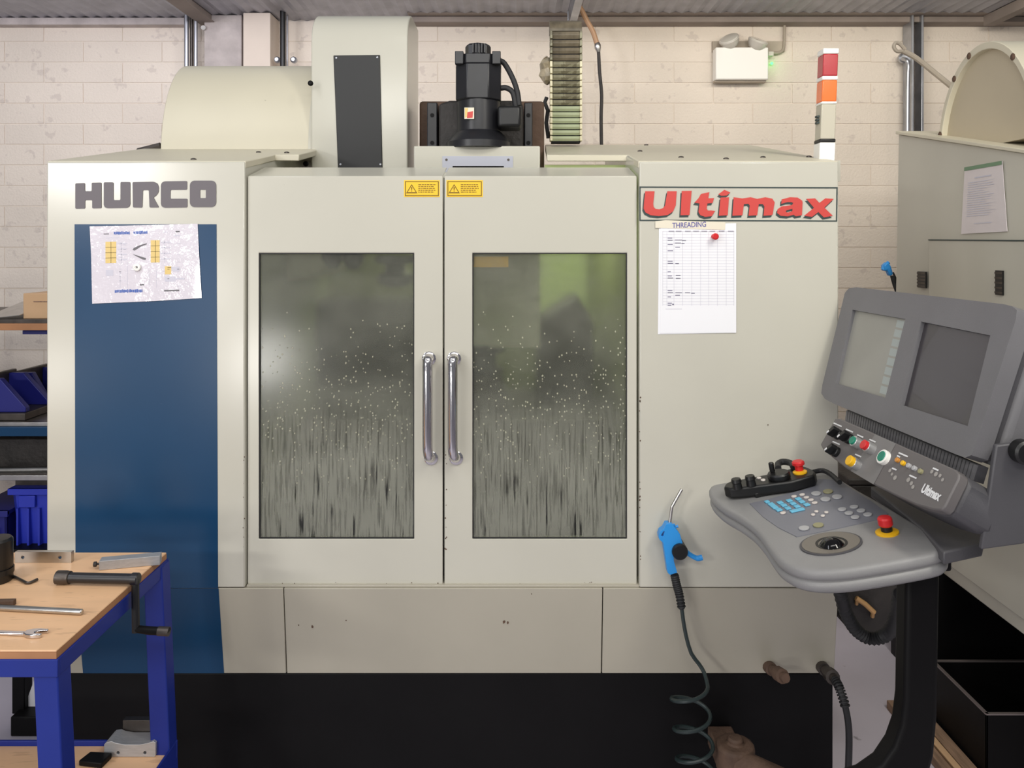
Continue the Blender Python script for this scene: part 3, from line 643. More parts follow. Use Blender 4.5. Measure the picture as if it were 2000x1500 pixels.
# button panel
bo = [(1631,817),(1640,817),(1700,843),(1780,879),(1866,917),(1873,925),(1872,935),(1846,988),(1838,996),(1822,995),(1790,986),(1750,968),(1700,943),(1650,913),(1607,878),(1602,868)]
bp_ = M().prism(BPn.hits(bo), -BPn.n*.022).build('button_panel', GREY_B, con, bevel=.003)
M().poly([BPn.off(.0006).hit(*p) for p in ((1709,848),(1750,866),(1706,946),(1662,920))]).build('panel_band', GREY_B2, bp_)
cb = sum(BPn.hits(bo), V())/len(bo)
M().prism([cb+(p-cb)*.985-BPn.n*.022+V((0,0,0)) for p in BPn.hits(bo)], -BPn.n*.085).build('button_housing', GREY_D, con, bevel=.012, seg=3)
def disc(px, py, h, prof, mats, name, parent, pl=BPn, n=18, mi=None):
    top = pl.off(h).hit(px, py); base = top-pl.n*h
    m = M()
    if mi is None: m.lathe(base, pl.n, prof, n)
    else:
        for pr, k in zip(prof, mi): m.lathe(base, pl.n, pr, n, m=k)
    return m.build(name, mats, parent)
def pr(r, h, e=.001): return [(r,0),(r,h-e),(r-e,h)]
for px, py in ((1663,859),):
    disc(px,py,.022,[pr(.0125,.018),pr(.0095,.022)],[SILVER,GREEN],'push_button',bp_,mi=(0,1))
disc(1685,867,.026,[pr(.0125,.018),pr(.0105,.026)],[SILVER,RED],'push_button',bp_,mi=(0,1))
disc(1657,898,.026,[pr(.0125,.016),pr(.0115,.026)],[SILVER,YEL],'push_button',bp_,mi=(0,1))
disc(1720,890,.012,[pr(.016,.010),pr(.0115,.012)],[WHITE_PL,GREEN],'push_button',bp_,mi=(0,1))
for px, py in ((1622,840),(1643,848),(1618,874)):
    top = BPn.off(.024).hit(px,py); base = top-BPn.n*.024; m = M()
    m.lathe(base, BPn.n, [(.0125,0),(.0125,.008),(.011,.01)], 16); ax = (uR*.6+BPn.v*.8).normalized(); ay = BPn.n.cross(ax)
    m.obox(base+BPn.n*.017, ax*.0125, ay*.005, BPn.n*.008); m.obox(base+BPn.n*.0255-ax*.008, ax*.004, ay*.0025, BPn.n*.0008, m=1)
    m.build('selector_knob', [BLACK_P,PRINT_W], bp_, bevel=.0012)
for (px,py),mm in zip(((1750,897),(1761,903),(1772,908),(1783,913),(1795,919)),(AMBERLED,YEL,KEY_GREY,KEY_GREY,KEY_OLIVE)):
    disc(px,py,.006,pr(.0052,.006),mm,'indicator_lamp',bp_,n=12)
PB = BPn.off(.0008); pm = M()
for (x,y,l) in ((1628,826,16),(1652,838,14),(1674,849,12),(1698,858,12),(1626,862,14),(1670,887,12),(1755,884,18),(1752,890,6),(1742,914,9),(1776,928,14),(1822,914,11)):
    a, b = PB.hit(x,y), PB.hit(x+l,y+l*.44); dd = BPn.v*.0016; pm.poly([a-dd,b-dd,b+dd,a+dd])
for (x,y) in ((1738,919),(1742,926),(1748,933),(1774,937),(1780,944),(1783,951),(1820,921),(1828,926),(1836,929),(1841,937)):
    p = PB.hit(x,y); r = random.uniform(.0035,.0055)
    pm.poly([p+uR*(r*math.cos(t))+BPn.v*(r*math.sin(t)) for t in [k*math.pi/4 for k in range(8)]], m=1)
pm.build('panel_print', [PRINT_W, PRINT_G], bp_, kind='stuff')
tm = M(); o0 = PB.hit(1797,961); w_ = (PB.hit(1834,977)-o0).length
put_text(tm, 'Ultimax', o0, uR, BPn.v, w_, .019, offset=.05); tm.build('panel_lettering', PRINT_W, bp_)
# tray with a double bumper edge
to = [(1384,957),(1388,949),(1402,944),(1440,938),(1520,926),(1590,918),(1612,921),(1640,934),(1680,958),(1720,980),(1770,1010),(1822,1040),(1842,1058),(1842,1070),(1828,1080),(1780,1091),(1700,1105),(1640,1113),(1590,1114),(1550,1107),(1522,1092),(1505,1072),(1488,1047),(1468,1025),(1440,1005),(1410,988),(1390,970)]
loc = [((p-TP.o).dot(TP.u), (p-TP.o).dot(TP.v)) for p in TP.hits(to)]
l3 = smooth([V((a,b,0)) for a,b in loc], 4, closed=True)
N = len(l3); nrm = []
for i in range(N):
    t = (l3[(i+1)%N]-l3[i-1]).normalized(); nrm.append(V((t.y,-t.x,0)))
ar = sum(l3[i-1].x*l3[i].y-l3[i].x*l3[i-1].y for i in range(N))
if ar < 0: nrm = [-n_ for n_ in nrm]
def loft(levels):
    m = M(); vs = []; fs = []
    for off, h in levels: vs += [TP.at(p.x+n_.x*off, p.y+n_.y*off, h) for p, n_ in zip(l3, nrm)]
    for j in range(len(levels)-1):
        for i in range(N): k = (i+1) % N; fs.append((j*N+i, j*N+k, (j+1)*N+k, (j+1)*N+i))
    fs += [tuple(range(N)), tuple((len(levels)-1)*N+i for i in reversed(range(N)))]
    m.add(vs, fs); return m
tray = loft([(-.010,0),(-.004,-.0015),(0,-.006),(.001,-.013),(-.001,-.02),(-.004,-.022),(-.004,-.024),(.0,-.026),(.002,-.033),(.0,-.041),(-.006,-.047),(-.03,-.05)]).build('keyboard_tray', GREY_LIT, con, ang=50)
K = TP.off(.0015)
kp = [(1464,983),(1500,975),(1572,955),(1600,935),(1640,938),(1665,956),(1700,978),(1735,1003),(1716,1014),(1640,1031),(1556,1048),(1520,1030),(1490,1009)]
kpo = M().prism(K.hits(kp), -TP.n*.0025).build('key_panel', GREY_K, con)
KP = TP.off(.002)
def key(cx, cy, wu, wv_, m, name='key', h=.003, oval=False, parent=None, al=None):
    c = KP.off(h).hit(cx, cy)-TP.n*h; mb = M()
    if oval: pts = [c+TP.v*(wv_/2*math.cos(k*math.pi/8))+TP.u*(wu/2*math.sin(k*math.pi/8)) for k in range(16)]
    else: pts = [c+TP.v*(wv_/2*a)+TP.u*(wu/2*b) for a, b in ((-1,-1),(1,-1),(1,1),(-1,1))]
    mb.prism(pts, TP.n*h); return mb.build(name, m, parent or kpo, bevel=.0006)
s = 4.762; kx = lambda x, y: (1380+x/s, 880+y/s)
kw = .017
for x, y in ((683,478),(768,460),(852,444),(718,503),(803,487),(885,470),(755,530),(840,513),(930,497)): key(*kx(x,y), kw*.8, kw*.72, KEY_BLUE)
key(*kx(842,548), kw*.75, kw*1.9, KEY_BLUE); key(*kx(562,470), kw*.7, kw*.6, KEY_BLUE); key(*kx(618,508), kw*2.2, kw*.75, KEY_BLUE); key(*kx(672,545), kw*.8, kw*.75, KEY_BLUE)
for x, y, m_ in ((710,573,KEY_WHITE),(812,420,KEY_WHITE),(888,404,KEY_WHITE),(928,430,KEY_WHITE),(970,453,KEY_WHITE),(1005,479,KEY_WHITE)): key(*kx(x,y), .011, .013, m_, oval=True)
for x, y, m_ in ((1018,393,KEY_GREY),(1128,374,KEY_OLIVE),(1105,446,KEY_GREY),(1212,424,KEY_GREY)): key(*kx(x,y), .024, .022, m_, oval=True)
for x, y in ((1260,540),(1370,517),(1322,575),(1435,552),(1380,613),(1497,588)): key(*kx(x,y), .017, .018, KEY_GREY, oval=True)
for x, y in ((1020,560),(1113,568),(990,590),(1080,600)): key(*kx(x,y), .009, .009, KEY_WHITE, oval=True)
for x, y, m_ in ((905,715,KEY_GREY),(1038,686,KEY_OLIVE)): key(*kx(x,y), .022, .022, m_, oval=True)
# trackball
tc_ = TP.hit(1623,1063); ru = (TP.hit(1623,1085)-TP.hit(1623,1042)).length/2; rv = (TP.hit(1686,1063)-TP.hit(1560,1063)).length/2
tp = M(); el = lambda k, h: [tc_+TP.v*(rv*k*math.cos(t*math.pi/20))+TP.u*(ru*k*math.sin(t*math.pi/20))+TP.n*h for t in range(40)]
tp.prism(el(1,-.001), TP.n*.004); tp.prism(el(.93,.003), TP.n*.0012, m=1)
tpo = tp.build('trackball_plate', [GREY_D, mat('plate_taupe', (118,112,104), .45)], con, ang=25)
bc = TP.off(.006).hit(1624,1062)-TP.n*.016; R_ = .028
M().lathe(bc, TP.n, [(R_*math.sin(t*math.pi/16), -R_*math.cos(t*math.pi/16)) for t in range(17)], 24).build('trackball', BALL, tpo)
M().lathe(TP.off(.004).hit(1624,1061), TP.n, [(.031,0),(.031,.001),(.026,.001),(.026,0)], 28).build('ball_ring', BLACK_P, tpo)
# emergency stop on the tray
eb = TP.hit(1733,1041)
es = M().lathe(eb, TP.n, [(.0225,0),(.0225,.003),(.018,.004),(.012,.0045)], 24).build('emergency_stop', YEL, con)
M().lathe(eb, TP.n, [(.011,.004),(.011,.016)], 18).build('stem', BLACK_P, es)
M().lathe(eb, TP.n, [(.012,.015),(.0142,.018),(.0142,.030),(.012,.033),(.007,.034)], 22).build('mushroom_head', RED, es)
# mounting shelf and yoke behind the tray, then the bent column
HP = Pl(V((0,0,1.035)), (1,0,0), (0,1,0))
yk = M(); yk.prism(HP.hits([(1700,950),(1800,940),(1890,985),(1922,1045),(1918,1062),(1843,1078),(1800,1030)]), (0,0,-.025)); yk.build('mounting_shelf', GREY_D, con, bevel=.004)
yb_ = M(); Yk = 1.47
yb_.prism([P(1946,870,Yk),P(2030,860,Yk),P(2030,1052,Yk),P(1998,1063,Yk),P(1917,1074,Yk)], (0,.012,0))
yb_.build('yoke_bracket', GREY_D, con, bevel=.003)
M().lathe(P(1992,880,Yk-.002), (0,-1,0), [(.022,0),(.022,.02),(.018,.024)], 18).build('tilt_knob', BLACK_P, con)
M().box((P(1780,0,1.62).x,1.60,.95),(P(1850,0,1.62).x,1.72,1.02)).build('column_head', BLACK_E, con, bevel=.006)
Yc_ = 1.60; cp_ = lambda px, py: P(px,py,Yc_)
r_ = [cp_(1772,1110),cp_(1838,1100),cp_(1833,1400),cp_(1826,1480),cp_(1800,1580),cp_(1750,1640),cp_(1520,1660),cp_(1520,1590),cp_(1640,1535),cp_(1690,1520),cp_(1724,1496),cp_(1748,1460),cp_(1762,1420),cp_(1768,1370)]
cl = M(); cl.prism(r_, (0,.05,0)); cl.build('column', BLACK_E, con, bevel=.010, seg=3)
ln = M(); A_, B_ = P(1432,1484,2.09), P(1535,1530,1.98)
ln.tube([A_, (A_+B_)/2, B_, P(1540,1620,1.63)], .032, 12); ln.build('swing_arm', RUST, con)
kn = M(); kn.lathe(P(1436,1500,2.10), (0,0,1), [(.05,0),(.05,.06),(.044,.066),(.02,.066),(.02,.08),(.012,.082)], 16); kn.box((P(1400,0,2.1).x,2.09,P(0,1500,2.1).z),(P(1450,0,2.1).x,2.2,P(0,1462,2.1).z)); kn.build('arm_pivot', RUST, con, bevel=.005)
cr = M(); pth = smooth([P(*p) for p in ((1640,1150,1.9),(1652,1195,1.95),(1672,1230,1.98),(1702,1247,1.98),(1735,1236,1.95),(1752,1200,1.85),(1758,1160,1.72))], 10)
cr.tube(pth, [.017 if i % 2 else .0135 for i in range(len(pth))], 12); cr.build('corrugated_conduit', RUBBER, con)
# handheld jog unit lying on the tray
jog = thing('jog_handset', 'black handheld jog unit with handwheel and small red stop lying on console tray', 'handset', TP.hit(1510,945))
J = TP.off(.030)
jo = [(1413,951),(1416,945),(1424,940),(1498,926),(1560,911),(1572,910),(1588,917),(1593,922),(1590,928),(1545,940),(1443,953),(1425,954)]
jb = M().prism(J.hits(jo), -TP.n*.026).build('body', BLACK_P, jog, bevel=.005, seg=3)
M().prism(TP.off(.012).hits([(1455,950),(1568,932),(1570,944),(1475,964)]), -TP.n*.0115).build('cradle', BLACK_P, jog, bevel=.002)
for px, py in ((1437,941),(1464,935)): disc(px,py-6,.024,[(.012,0),(.011,.014),(.013,.016),(.011,.024)],BLACK_P,'knob',jog,J,12)
for px, py in ((1482,932),(1490,936)): disc(px,py,.003,pr(.006,.003),KEY_WHITE,'button',jog,J,12)
hwl = disc(1520,922,.016,[(.025,0),(.027,.003),(.027,.012),(.024,.016)],BLACK_P,'handwheel',jog,J,26)
M().lathe(J.off(.016).hit(1509,922), TP.n, [(.005,0),(.0065,.004),(.0065,.022),(.005,.024)], 12).build('crank_handle', BLACK_P, hwl)
hk = M(); hk.tube(smooth([J.off(.004).hit(*p) for p in ((1520,915),(1520,906),(1530,902),(1545,905),(1550,914))],5), .008, 10); hk.build('hook', RUBBER, jog)
e2 = disc(1562,920,.004,[(.017,0),(.017,.003),(.012,.004)],YEL,'stop_button',jog,J,20)
bb = J.hit(1562,921); M().lathe(bb, TP.n, [(.010,.004),(.010,.016),(.015,.018),(.015,.024),(.012,.027)], 18).build('red_head', RED, e2)
M().tube(smooth([J.off(-.012).hit(*p) for p in ((1588,922),(1606,919),(1622,926),(1640,942))],5), .006, 8).build('lead', RUBBER, jog)
# ------------------------------------------------------------------ air gun with coiled hose on the machine front
ag = thing('air_gun', 'bright blue air blow gun with coiled dark hose hung on the machine front', 'air gun', P(1325,1075,2.12))
Ya = 2.12; cs_ = 2.677; ap = lambda x, y, Y=Ya: P(1240+x/cs_, 940+y/cs_, Y)
bo_ = [(165,222),(195,222),(235,275),(250,325),(230,345),(200,345),(205,420),(222,478),(185,490),(172,480),(160,400),(148,322),(128,305),(125,285),(132,262),(150,250)]
M().prism([ap(x,y) for x,y in bo_], (0,.026,0), [[ap(x,y) for x,y in ((136,285),(150,262),(156,262),(148,290))]]).build('body', BLUE_G, ag, bevel=.005, seg=3)
M().tube(smooth([ap(180,232,Ya+.013),ap(186,190,Ya+.013),ap(193,140,Ya+.013),ap(200,122,Ya+.013),ap(245,42,Ya+.013)],4), .0042, 10).build('nozzle', STEEL, ag)
M().tube(smooth([ap(232,330,Ya+.013),ap(265,365,Ya+.013),ap(290,385,Ya+.013),ap(325,402,Ya+.013),ap(352,398,Ya+.013)],5), [.0065]*15+[.0075]*6, 10).build('trigger', BLUE_G, ag)
M().tube([ap(185,232,Ya+.013),ap(205,228,Ya+.013),ap(212,240,Ya+.013),ap(226,234,Ya+.013)], .004, 8).build('hook', BLUE_G, ag)
M().lathe(ap(232,362,Ya+.004), (0,-1,0), [(.021,-.04),(.021,.012),(.018,.016)], 22).build('hanger_knob', BLACK_P, ag)
sr = M(); q = [ap(207,488,Ya+.013),ap(218,540,Ya+.013),ap(232,590,Ya+.013),ap(245,665,Ya+.013)]; sr.tube(q, [.0105,.010,.009,.008], 12)
qq = smooth(q, 5)
for i in range(1,15): sr.lathe(qq[i], qq[i+1]-qq[i], [(.0105,-.002),(.0118,0),(.0105,.002)], 12)
sr.build('strain_relief', RUBBER, ag)
hp = [ap(245,660,Ya+.013),ap(252,720,Ya+.013),ap(268,810,Ya+.013),ap(295,900,Ya+.012),ap(335,955,Ya+.01),ap(362,1000,Ya)]
start = ap(362,1000,Ya); pit = 58*Ya/F; cxh = 1340; rad = 36*Ya/F
hel = []
for i in range(0, 90):
    t = i/18; ph = t*2*math.pi
    cxx = P(1342+5*t,0,Ya).x; hel.append(V((cxx+rad*math.cos(ph), Ya-.03-rad*math.sin(ph)*.8+.01, start.z-.02-pit*t)))
M().tube(smooth(hp+hel, 2), .0052, 8).build('coiled_hose', HOSE, ag)
# ------------------------------------------------------------------ papers on the machine
def sheet(name, label, cat, corners, Y, m, extra=None, th=.0008, group=None):
    b = M(); b.prism([P(x,y,Y) for x,y in corners], (0,th,0), m=0)
    mats = [m]
    if extra: mats += extra(b, Y)
    return tag(b.build(name, mats), label, cat, group)
sheet('paper_sheet', 'plain white sheet tucked behind the threading chart on right cabinet', 'paper', [(1287,446),(1433,444),(1437,650),(1285,653)], YF-.0012, PAPER)
def threading(b, Y):
    x0, x1, y0, y1 = 1294, 1434, 452, 597
    R = lambda a, c, d, e, m: b.poly([P(a,c,Y-.0003),P(d,c,Y-.0003),P(d,e,Y-.0003),P(a,e,Y-.0003)], m=m)
    for i in range(26): R(x0, y0+i*5.7, x1, y0+i*5.7+.55, 1)
    for x in (1294,1302,1316,1333,1351,1368,1384,1401,1418,1433): R(x, y0, x+.55, y1, 1)
    rn = random.Random(5)
    for x in (1306,1320,1338,1354,1370,1386,1404,1422): R(x,y0-2,x+11,y0+1,1)
    for i in (3,4,6,9,14,15,19,21,22,28,29,31,34,35): 
        R(1304, y0+i*4.1, 1304+rn.uniform(6,11), y0+i*4.1+1.6, 2)
    for x,y,l in ((1318,468,14),(1332,469,8),(1318,474,12),(1331,475,6),(1319,482,9),(1319,514,7),(1320,537,9),(1320,543,9),(1319,571,13),(1338,571,10),(1350,572,7),(1319,576,9)):
        R(x,y,x+l,y+1.5,2)
    R(1313,593,1316,596,2); R(1300,603,1332,604,1)
    return [INK, INK_D]
sheet('threading_chart', 'white printed threading chart sheet with ruled grid, on right cabinet below red lettering', 'chart', [(1290,438),(1438,436),(1438,650),(1289,651)], YF-.0024, PAPER, threading)
def tapetxt(b, Y):
    put_text(b, 'THREADING', P(1313,445.5,Y-.0004), P(1380,444.5,Y)-P(1313,447,Y), (0,0,1), 66*Y/F, 10.5*Y/F, m=1, offset=.012); return [INK_P]
sheet('tape_strip', 'cream strip of tape handwritten THREADING at top of chart', 'tape', [(1280,432),(1300,430),(1417,434),(1416,449),(1280,445)], YF-.0036, TAPE, tapetxt)
m = M(); m.lathe(P(1394,462,YF-.0026), (0,-1,0), [(.007,0),(.0075,.003),(.0055,.006),(.0055,.012),(.0088,.016),(.0088,.02),(.006,.022)], 16)
tag(m.build('push_magnet', RED), 'small red pin-shaped magnet holding the threading chart', 'magnet')
def lam(b, Y):
    s = 6.897; R = lambda x0, y0, x1, y1, m: b.poly([P(140+x/s, 420+y/s, Y-.0003) for x, y in ((x0,y0),(x1,y0-(x1-x0)*.02),(x1,y1-(x1-x0)*.02),(x0,y1))], m=m)
    rn = random.Random(9)
    for x0, x1, yy in ((568,785,245),(832,1020,238),(580,955,1028)):
        x = x0
        while x < x1:
            l = rn.uniform(10,26); R(x, yy-rn.uniform(16,24)-(x-x0)*.02, min(x1,x+l), yy+rn.uniform(14,22)-(x-x0)*.02, 1); x += l+rn.uniform(2,5)
    for k in range(26):
        x, y = rn.choice((640,700,1220,1290,1420)), rn.uniform(340,960); R(x, y, x+rn.uniform(20,60), y+5, 3)
    for x0, y0, w, h in ((455,360,145,290),(1065,340,120,300)):
        R(x0,y0,x0+w,y0+h,2)
        for k in range(1,4): R(x0,y0+h*k/4,x0+w,y0+h*k/4+5,3)
        R(x0+w*.5,y0,x0+w*.5+5,y0+h,3)
        for k in range(4): R(x0+w+15,y0+20+k*h/4,x0+w+145,y0+32+k*h/4,3)
        R(x0+w+65,y0,x0+w+70,y0+h,3)
    b.poly([P(140+x/s,420+y/s,Y-.0004) for x,y in ((820,470),(835,445),(920,405),(1010,380),(1010,395),(930,425),(850,478))], m=4)
    b.poly([P(140+x/s,420+y/s,Y-.0004) for x,y in ((820,525),(900,550),(1000,580),(995,605),(960,600),(850,545))], m=4)
    R(1255,690,1340,800,2); R(1350,700,1450,760,3); R(1255,830,1400,900,3); R(1400,850,1520,870,3); R(1245,1010,1450,1030,4)
    R(430,250,500,262,4); R(460,305,640,312,3); R(1230,225,1290,235,3); R(1400,215,1455,232,4); R(1380,272,1450,285,3); R(460,740,560,820,3); R(650,760,655,980,3); R(750,640,755,980,3); R(1040,740,1045,980,3); R(1140,740,1145,980,3); R(920,930,975,950,4)
    return [INK_B, INK_Y, INK, INK_K]
sheet('laminated_chart', 'glossy laminated tool chart with amber tables on the blue panel', 'chart', [(175,442),(240,441),(330,438.5),(386,437),(389,500),(394,582),(300,588),(180,593),(178,500)], YF-.0035, PAPER_L, lam)
m = M(); m.lathe(P(268.5,522,YF-.0040), (0,-1,0), [(.010,0),(.010,.006),(.0085,.007),(.004,.007),(.0035,.004)], 20, m=0); m.lathe(P(268.5,522,YF-.0080), (0,-1,0), [(.0036,0),(.0036,.0005)], 12, m=1)
tag(m.build('ring_magnet', [WHITE_PL, INK_K]), 'white ring magnet holding the laminated chart on blue panel', 'magnet')
# ------------------------------------------------------------------ second machine, on the right
X2 = 1.51; SP = Pl(V((X2,2.5,1.2)), (0,-1,0), (0,0,1))
m2 = thing('second_machine', 'beige machine seen from its side at right with domed end guard on top', 'machine', (2.6,2.5,0))
prof2 = [(1.9,.452),(1.9,1.775),(3.14,2.036),(3.20,.452)]
M().prism([(X2,y,z) for y,z in prof2], (1.9,0,0)).build('side_panel', BEIGE, m2, bevel=.004)
M().box((1.75,1.94,0),(3.4,2.82,.452)).box((1.49,2.82,0),(3.4,3.16,.452)).build('base', BLACK_E, m2)
lp = M().prism([(X2-.012,y,roof_) for y,roof_ in ((1.9,1.775),(3.14,2.036))]+[(X2-.012,y,z) for y,z in ((3.14,2.048),(1.9,1.787))], (1.92,0,0)).build('roof_plate', CREAM, m2, bevel=.002)
sq = [SP.off(.003).hit(*p) for p in ((1815,469),(1990,465))]
q0, q1 = SP.hit(1817,469), SP.hit(1990,465)
sd = M(); sd.prism([V((X2-.006,q0.y,q0.z)),V((X2-.006,2.05,q0.z-.01)),V((X2-.006,2.05,.5)),V((X2-.006,q0.y,.5))], (.007,0,0)); sdo = sd.build('service_panel', BEIGE, m2, bevel=.002)
sg = M(); sg.prism([V((X2-.008,q0.y,q0.z+.003)),V((X2-.008,2.05,q0.z-.007)),V((X2-.008,2.05,q0.z-.011)),V((X2-.008,q0.y,q0.z-.001))], (.008,0,0)); sg.build('panel_seam', SHADOW_L, sdo)
for (x0,y0,x1,y1) in ((1798,530,1814,563),(1951,528,1965,577)):
    a, b = SP.hit(x0,y0), SP.hit(x1,y1); v_ = M()
    v_.box((X2-.012,a.y,a.z),(X2-.006,b.y,b.z)); vo_ = v_.build('vent_slot', BLACK_P, sdo)
    for k in range(5): zz = a.z+(b.z-a.z)*(k+.5)/5; M().box((X2-.014,a.y,zz-.003),(X2-.011,b.y,zz+.003)).build('vent_slat', DARKSTEEL, vo_)
dc = (2.66, 1.93); ryd, rzd = .275, .34
arcp = lambda k, n=28: [(dc[0]+ryd*k*math.cos(math.pi*t/n), dc[1]+rzd*(k if k < 1 else k)*math.sin(math.pi*t/n)) for t in range(n+1)]
g2 = M().prism([(1.575,y,z) for y,z in arcp(.93)], (1.2,0,0)).build('domed_guard', mat('guard_end', (196,184,160), .45, var=.04), m2)
ring = arcp(1.0)+list(reversed(arcp(.93)))
M().prism([(1.555,y,z) for y,z in ring], (1.22,0,0)).build('guard_rim', CREAM, g2, bevel=.002)
for t in (2,8,11.5,20): 
    y, z = dc[0]+ryd*.965*math.cos(math.pi*(t)/28), dc[1]+rzd*.965*math.sin(math.pi*(t)/28); M().lathe((1.556,y,z), (-1,0,0), [(.010,0),(.012,.003),(.007,.006)], 9).build('rust_spot', RUST, g2)
SPP = SP.off(.004)
pk = M(); c4 = SPP.hits([(1885,327),(1958,314),(1968,452),(1878,457)])
pk.prism(c4, (-.0015,0,0), m=0)
e = lambda a, b: c4[0]+(c4[1]-c4[0])*a+(c4[3]-c4[0])*b+(c4[2]-c4[1]-c4[3]+c4[0])*a*b+V((-.003,0,0))
pk.poly([e(0,0),e(1,0),e(1,.055),e(0,.055)], m=1)
pk.poly([e(.3,.17),e(.72,.17),e(.72,.19),e(.3,.19)], m=2)
for k in range(16): pk.poly([e(.12,.24+k*.033),e(.5+.35*random.random(),.24+k*.033),e(.5+.3*random.random(),.25+k*.033),e(.12,.25+k*.033)], m=2)
pk.poly([e(.3,.85),e(.7,.85),e(.7,.863),e(.3,.863)], m=2)
tag(pk.build('document_pocket', [mat('pocket_sheet', (222,214,216), .15, bump=.2, bscale=14, coat=.6), mat('green_strip', (120,150,120), .6), INK]), 'printed sheet in clear pocket with green top strip, on second machine side', 'paper')
a2 = thing('air_gun', 'small blue air gun hanging at the far edge of second machine', 'air gun', P(1738,545,3.22))
Y2 = 3.22
M().prism([P(*p,Y2) for p in ((1726,518),(1735,511),(1741,520),(1746,536),(1739,540),(1734,528),(1727,530))], (0,.03,0)).build('body', BLUE_G, a2, bevel=.006)
M().tube([P(1735,513,Y2+.015),P(1727,520,Y2+.01),P(1724,527,Y2+.01)], .008, 8).build('nozzle', BLUE_G, a2)
M().tube(smooth([P(1743,538,Y2+.015),P(1748,556,Y2+.01),P(1754,575,Y2),P(1760,620,Y2),P(1766,700,Y2)],5), .010, 8).build('hose', RUBBER, a2)
tag(M().tube(smooth([P(1744,532,Y2+.05),P(1756,556,Y2+.05),P(1770,574,Y2+.05),P(1785,640,Y2+.05)],5), .004, 8).build('thin_cable', RUBBER), 'thin dark cable drooping behind blue air gun beside second machine', 'cable')
# grey rod leaning at the domed guard
rd = M(); rd.tube(smooth([P(1764,100,3.0),P(1790,114,3.0),P(1830,146,3.0),P(1862,172,2.99)],6), .010, 10)
rp = smooth([P(1764,100,3.0),P(1752,100,3.0),P(1746,92,3.0),P(1749,84,3.0),P(1758,86,3.0),P(1768,97,3.0)],5); rd.tube(rp, .007, 8)
tag(rd.build('looped_rod', PIPE_W), 'grey rod with looped end leaning on the domed guard of second machine', 'rod')
# black swarf bin, wood and tank on the floor by the second machine
bn = thing('swarf_bin', 'open black sheet-metal swarf bin on the floor beside second machine', 'bin', (1.75,2.4,0))
zt_ = .205; xA, xB, yA, yB = 1.41, 1.41, 2.39, 2.70
RIM = mat('pale_rim', (150,140,138), .35, metal=.6)  # paler than the black sheet of the bin
t_ = .006; X9 = 1.73
for nm, a, b in (('side', (xA,yA,0), (xA+t_,yB,zt_)), ('front_plate', (xA,yA,0), (X9,yA+t_,zt_)), ('back_plate', (xA,yB-t_,0), (X9,yB,zt_)), ('bottom_plate', (xA,yA,.01), (X9,yB,.016))):
    M().box(a, b).build(nm, BLACK_E, bn, bevel=.001)
M().box((xA-.002,yA,zt_),(xA+.008,yB,zt_+.004)).box((xA,yA-.002,zt_),(X9,yA+.008,zt_+.004)).box((xA,yB-.008,zt_),(X9,yB+.002,zt_+.004)).build('rim', RIM, bn)
for i, (xa_, xb_, zz, m_, l) in enumerate(((1.295,1.324,.03,PALLET,'rough brown wooden batten on the floor nearest the black column'),(1.330,1.352,.032,CARD,'pale wooden batten on the floor between two brown ones'),(1.358,1.402,.028,PALLET,'rough brown wooden batten on the floor nearest the swarf bin'))):
    tag(M().box((xa_,2.25+.03*i,0),(xb_,2.78-.02*i,zz)).build('wood_batten', m_, bevel=.003), l, 'wood', 'wooden battens on the floor')
tk = thing('coolant_tank', 'dark grey tank with brass-coloured latch on floor behind the console column', 'tank', (1.3,3.5,0))
M().box((1.42,3.36,0),(1.72,3.8,.60)).box((1.40,3.35,.60),(1.74,3.82,.63)).build('body', CASTIRON, tk, bevel=.008)
# ------------------------------------------------------------------ on the back wall
YL = 4.5
el_ = thing('emergency_light', 'white twin-spot emergency light box fixed high on the block wall', 'light', P(1450,122,YL))
M().box((P(1398,0,YL).x,YL,P(0,155,YL).z),(P(1501,0,YL).x,4.573,P(0,92,YL).z)).build('box', WHITE_PL, el_, bevel=.006)
M().box((P(1396,0,YL+.03).x,YL+.03,P(0,158,YL).z),(P(1500,0,YL).x,4.573,P(0,152,YL).z)).build('tray', PIPE_W, el_)
lens_ = mat('lamp_glass', (220,216,206), .15, coat=.6); LB = mat('lamp_housing', (206,200,190), .35)
for px, py, dx in ((1426,83,-.35),(1478,87,.25)):
    o0 = P(px,py,YL+.02); ax = V((dx,-.42,.62 if px < 1450 else .8)).normalized(); h = M()
    h.lathe(o0, ax, [(.02,-.03),(.04,-.02),(.052,0),(.058,.022),(.056,.026)], 20); h.lathe(o0, ax, [(.052,.026),(.048,.030),(.02,.033)], 20, m=1); h.tube([o0-ax*.02, P(px,98,YL+.04)], .014, 8)
    h.build('spot_head', [LB, lens_], el_)
M().box((P(1500,0,YL+.04).x,YL+.03,P(0,106,YL).z),(P(1510,0,YL+.04).x,YL+.07,P(0,98,YL).z)).build('cable_gland', LB, el_)
ld = M().lathe(P(1507,124,4.575), (0,-1,0), [(.008,0),(.008,.006)], 10); ldm = mat('led_green', (60,235,90), .4, emit=6); ld.build('green_led', ldm, el_)
lg = bpy.data.lights.new('led_glow', 'POINT'); lg.energy = .05; lg.color = (.2,1,.25); lg.shadow_soft_size = .01; lo = bpy.data.objects.new('led_glow', lg); COL.objects.link(lo); lo.location = P(1521,125,4.50)
tag(M().tube(smooth([P(1518,5,4.57),P(1531,30,4.57),P(1532,70,4.57),P(1530,96,4.57),P(1520,103,4.57),P(1508,103,4.57)],5), .008, 8).build('lamp_cable', PIPE_W), 'grey cable looping from the wall top to emergency light', 'cable')
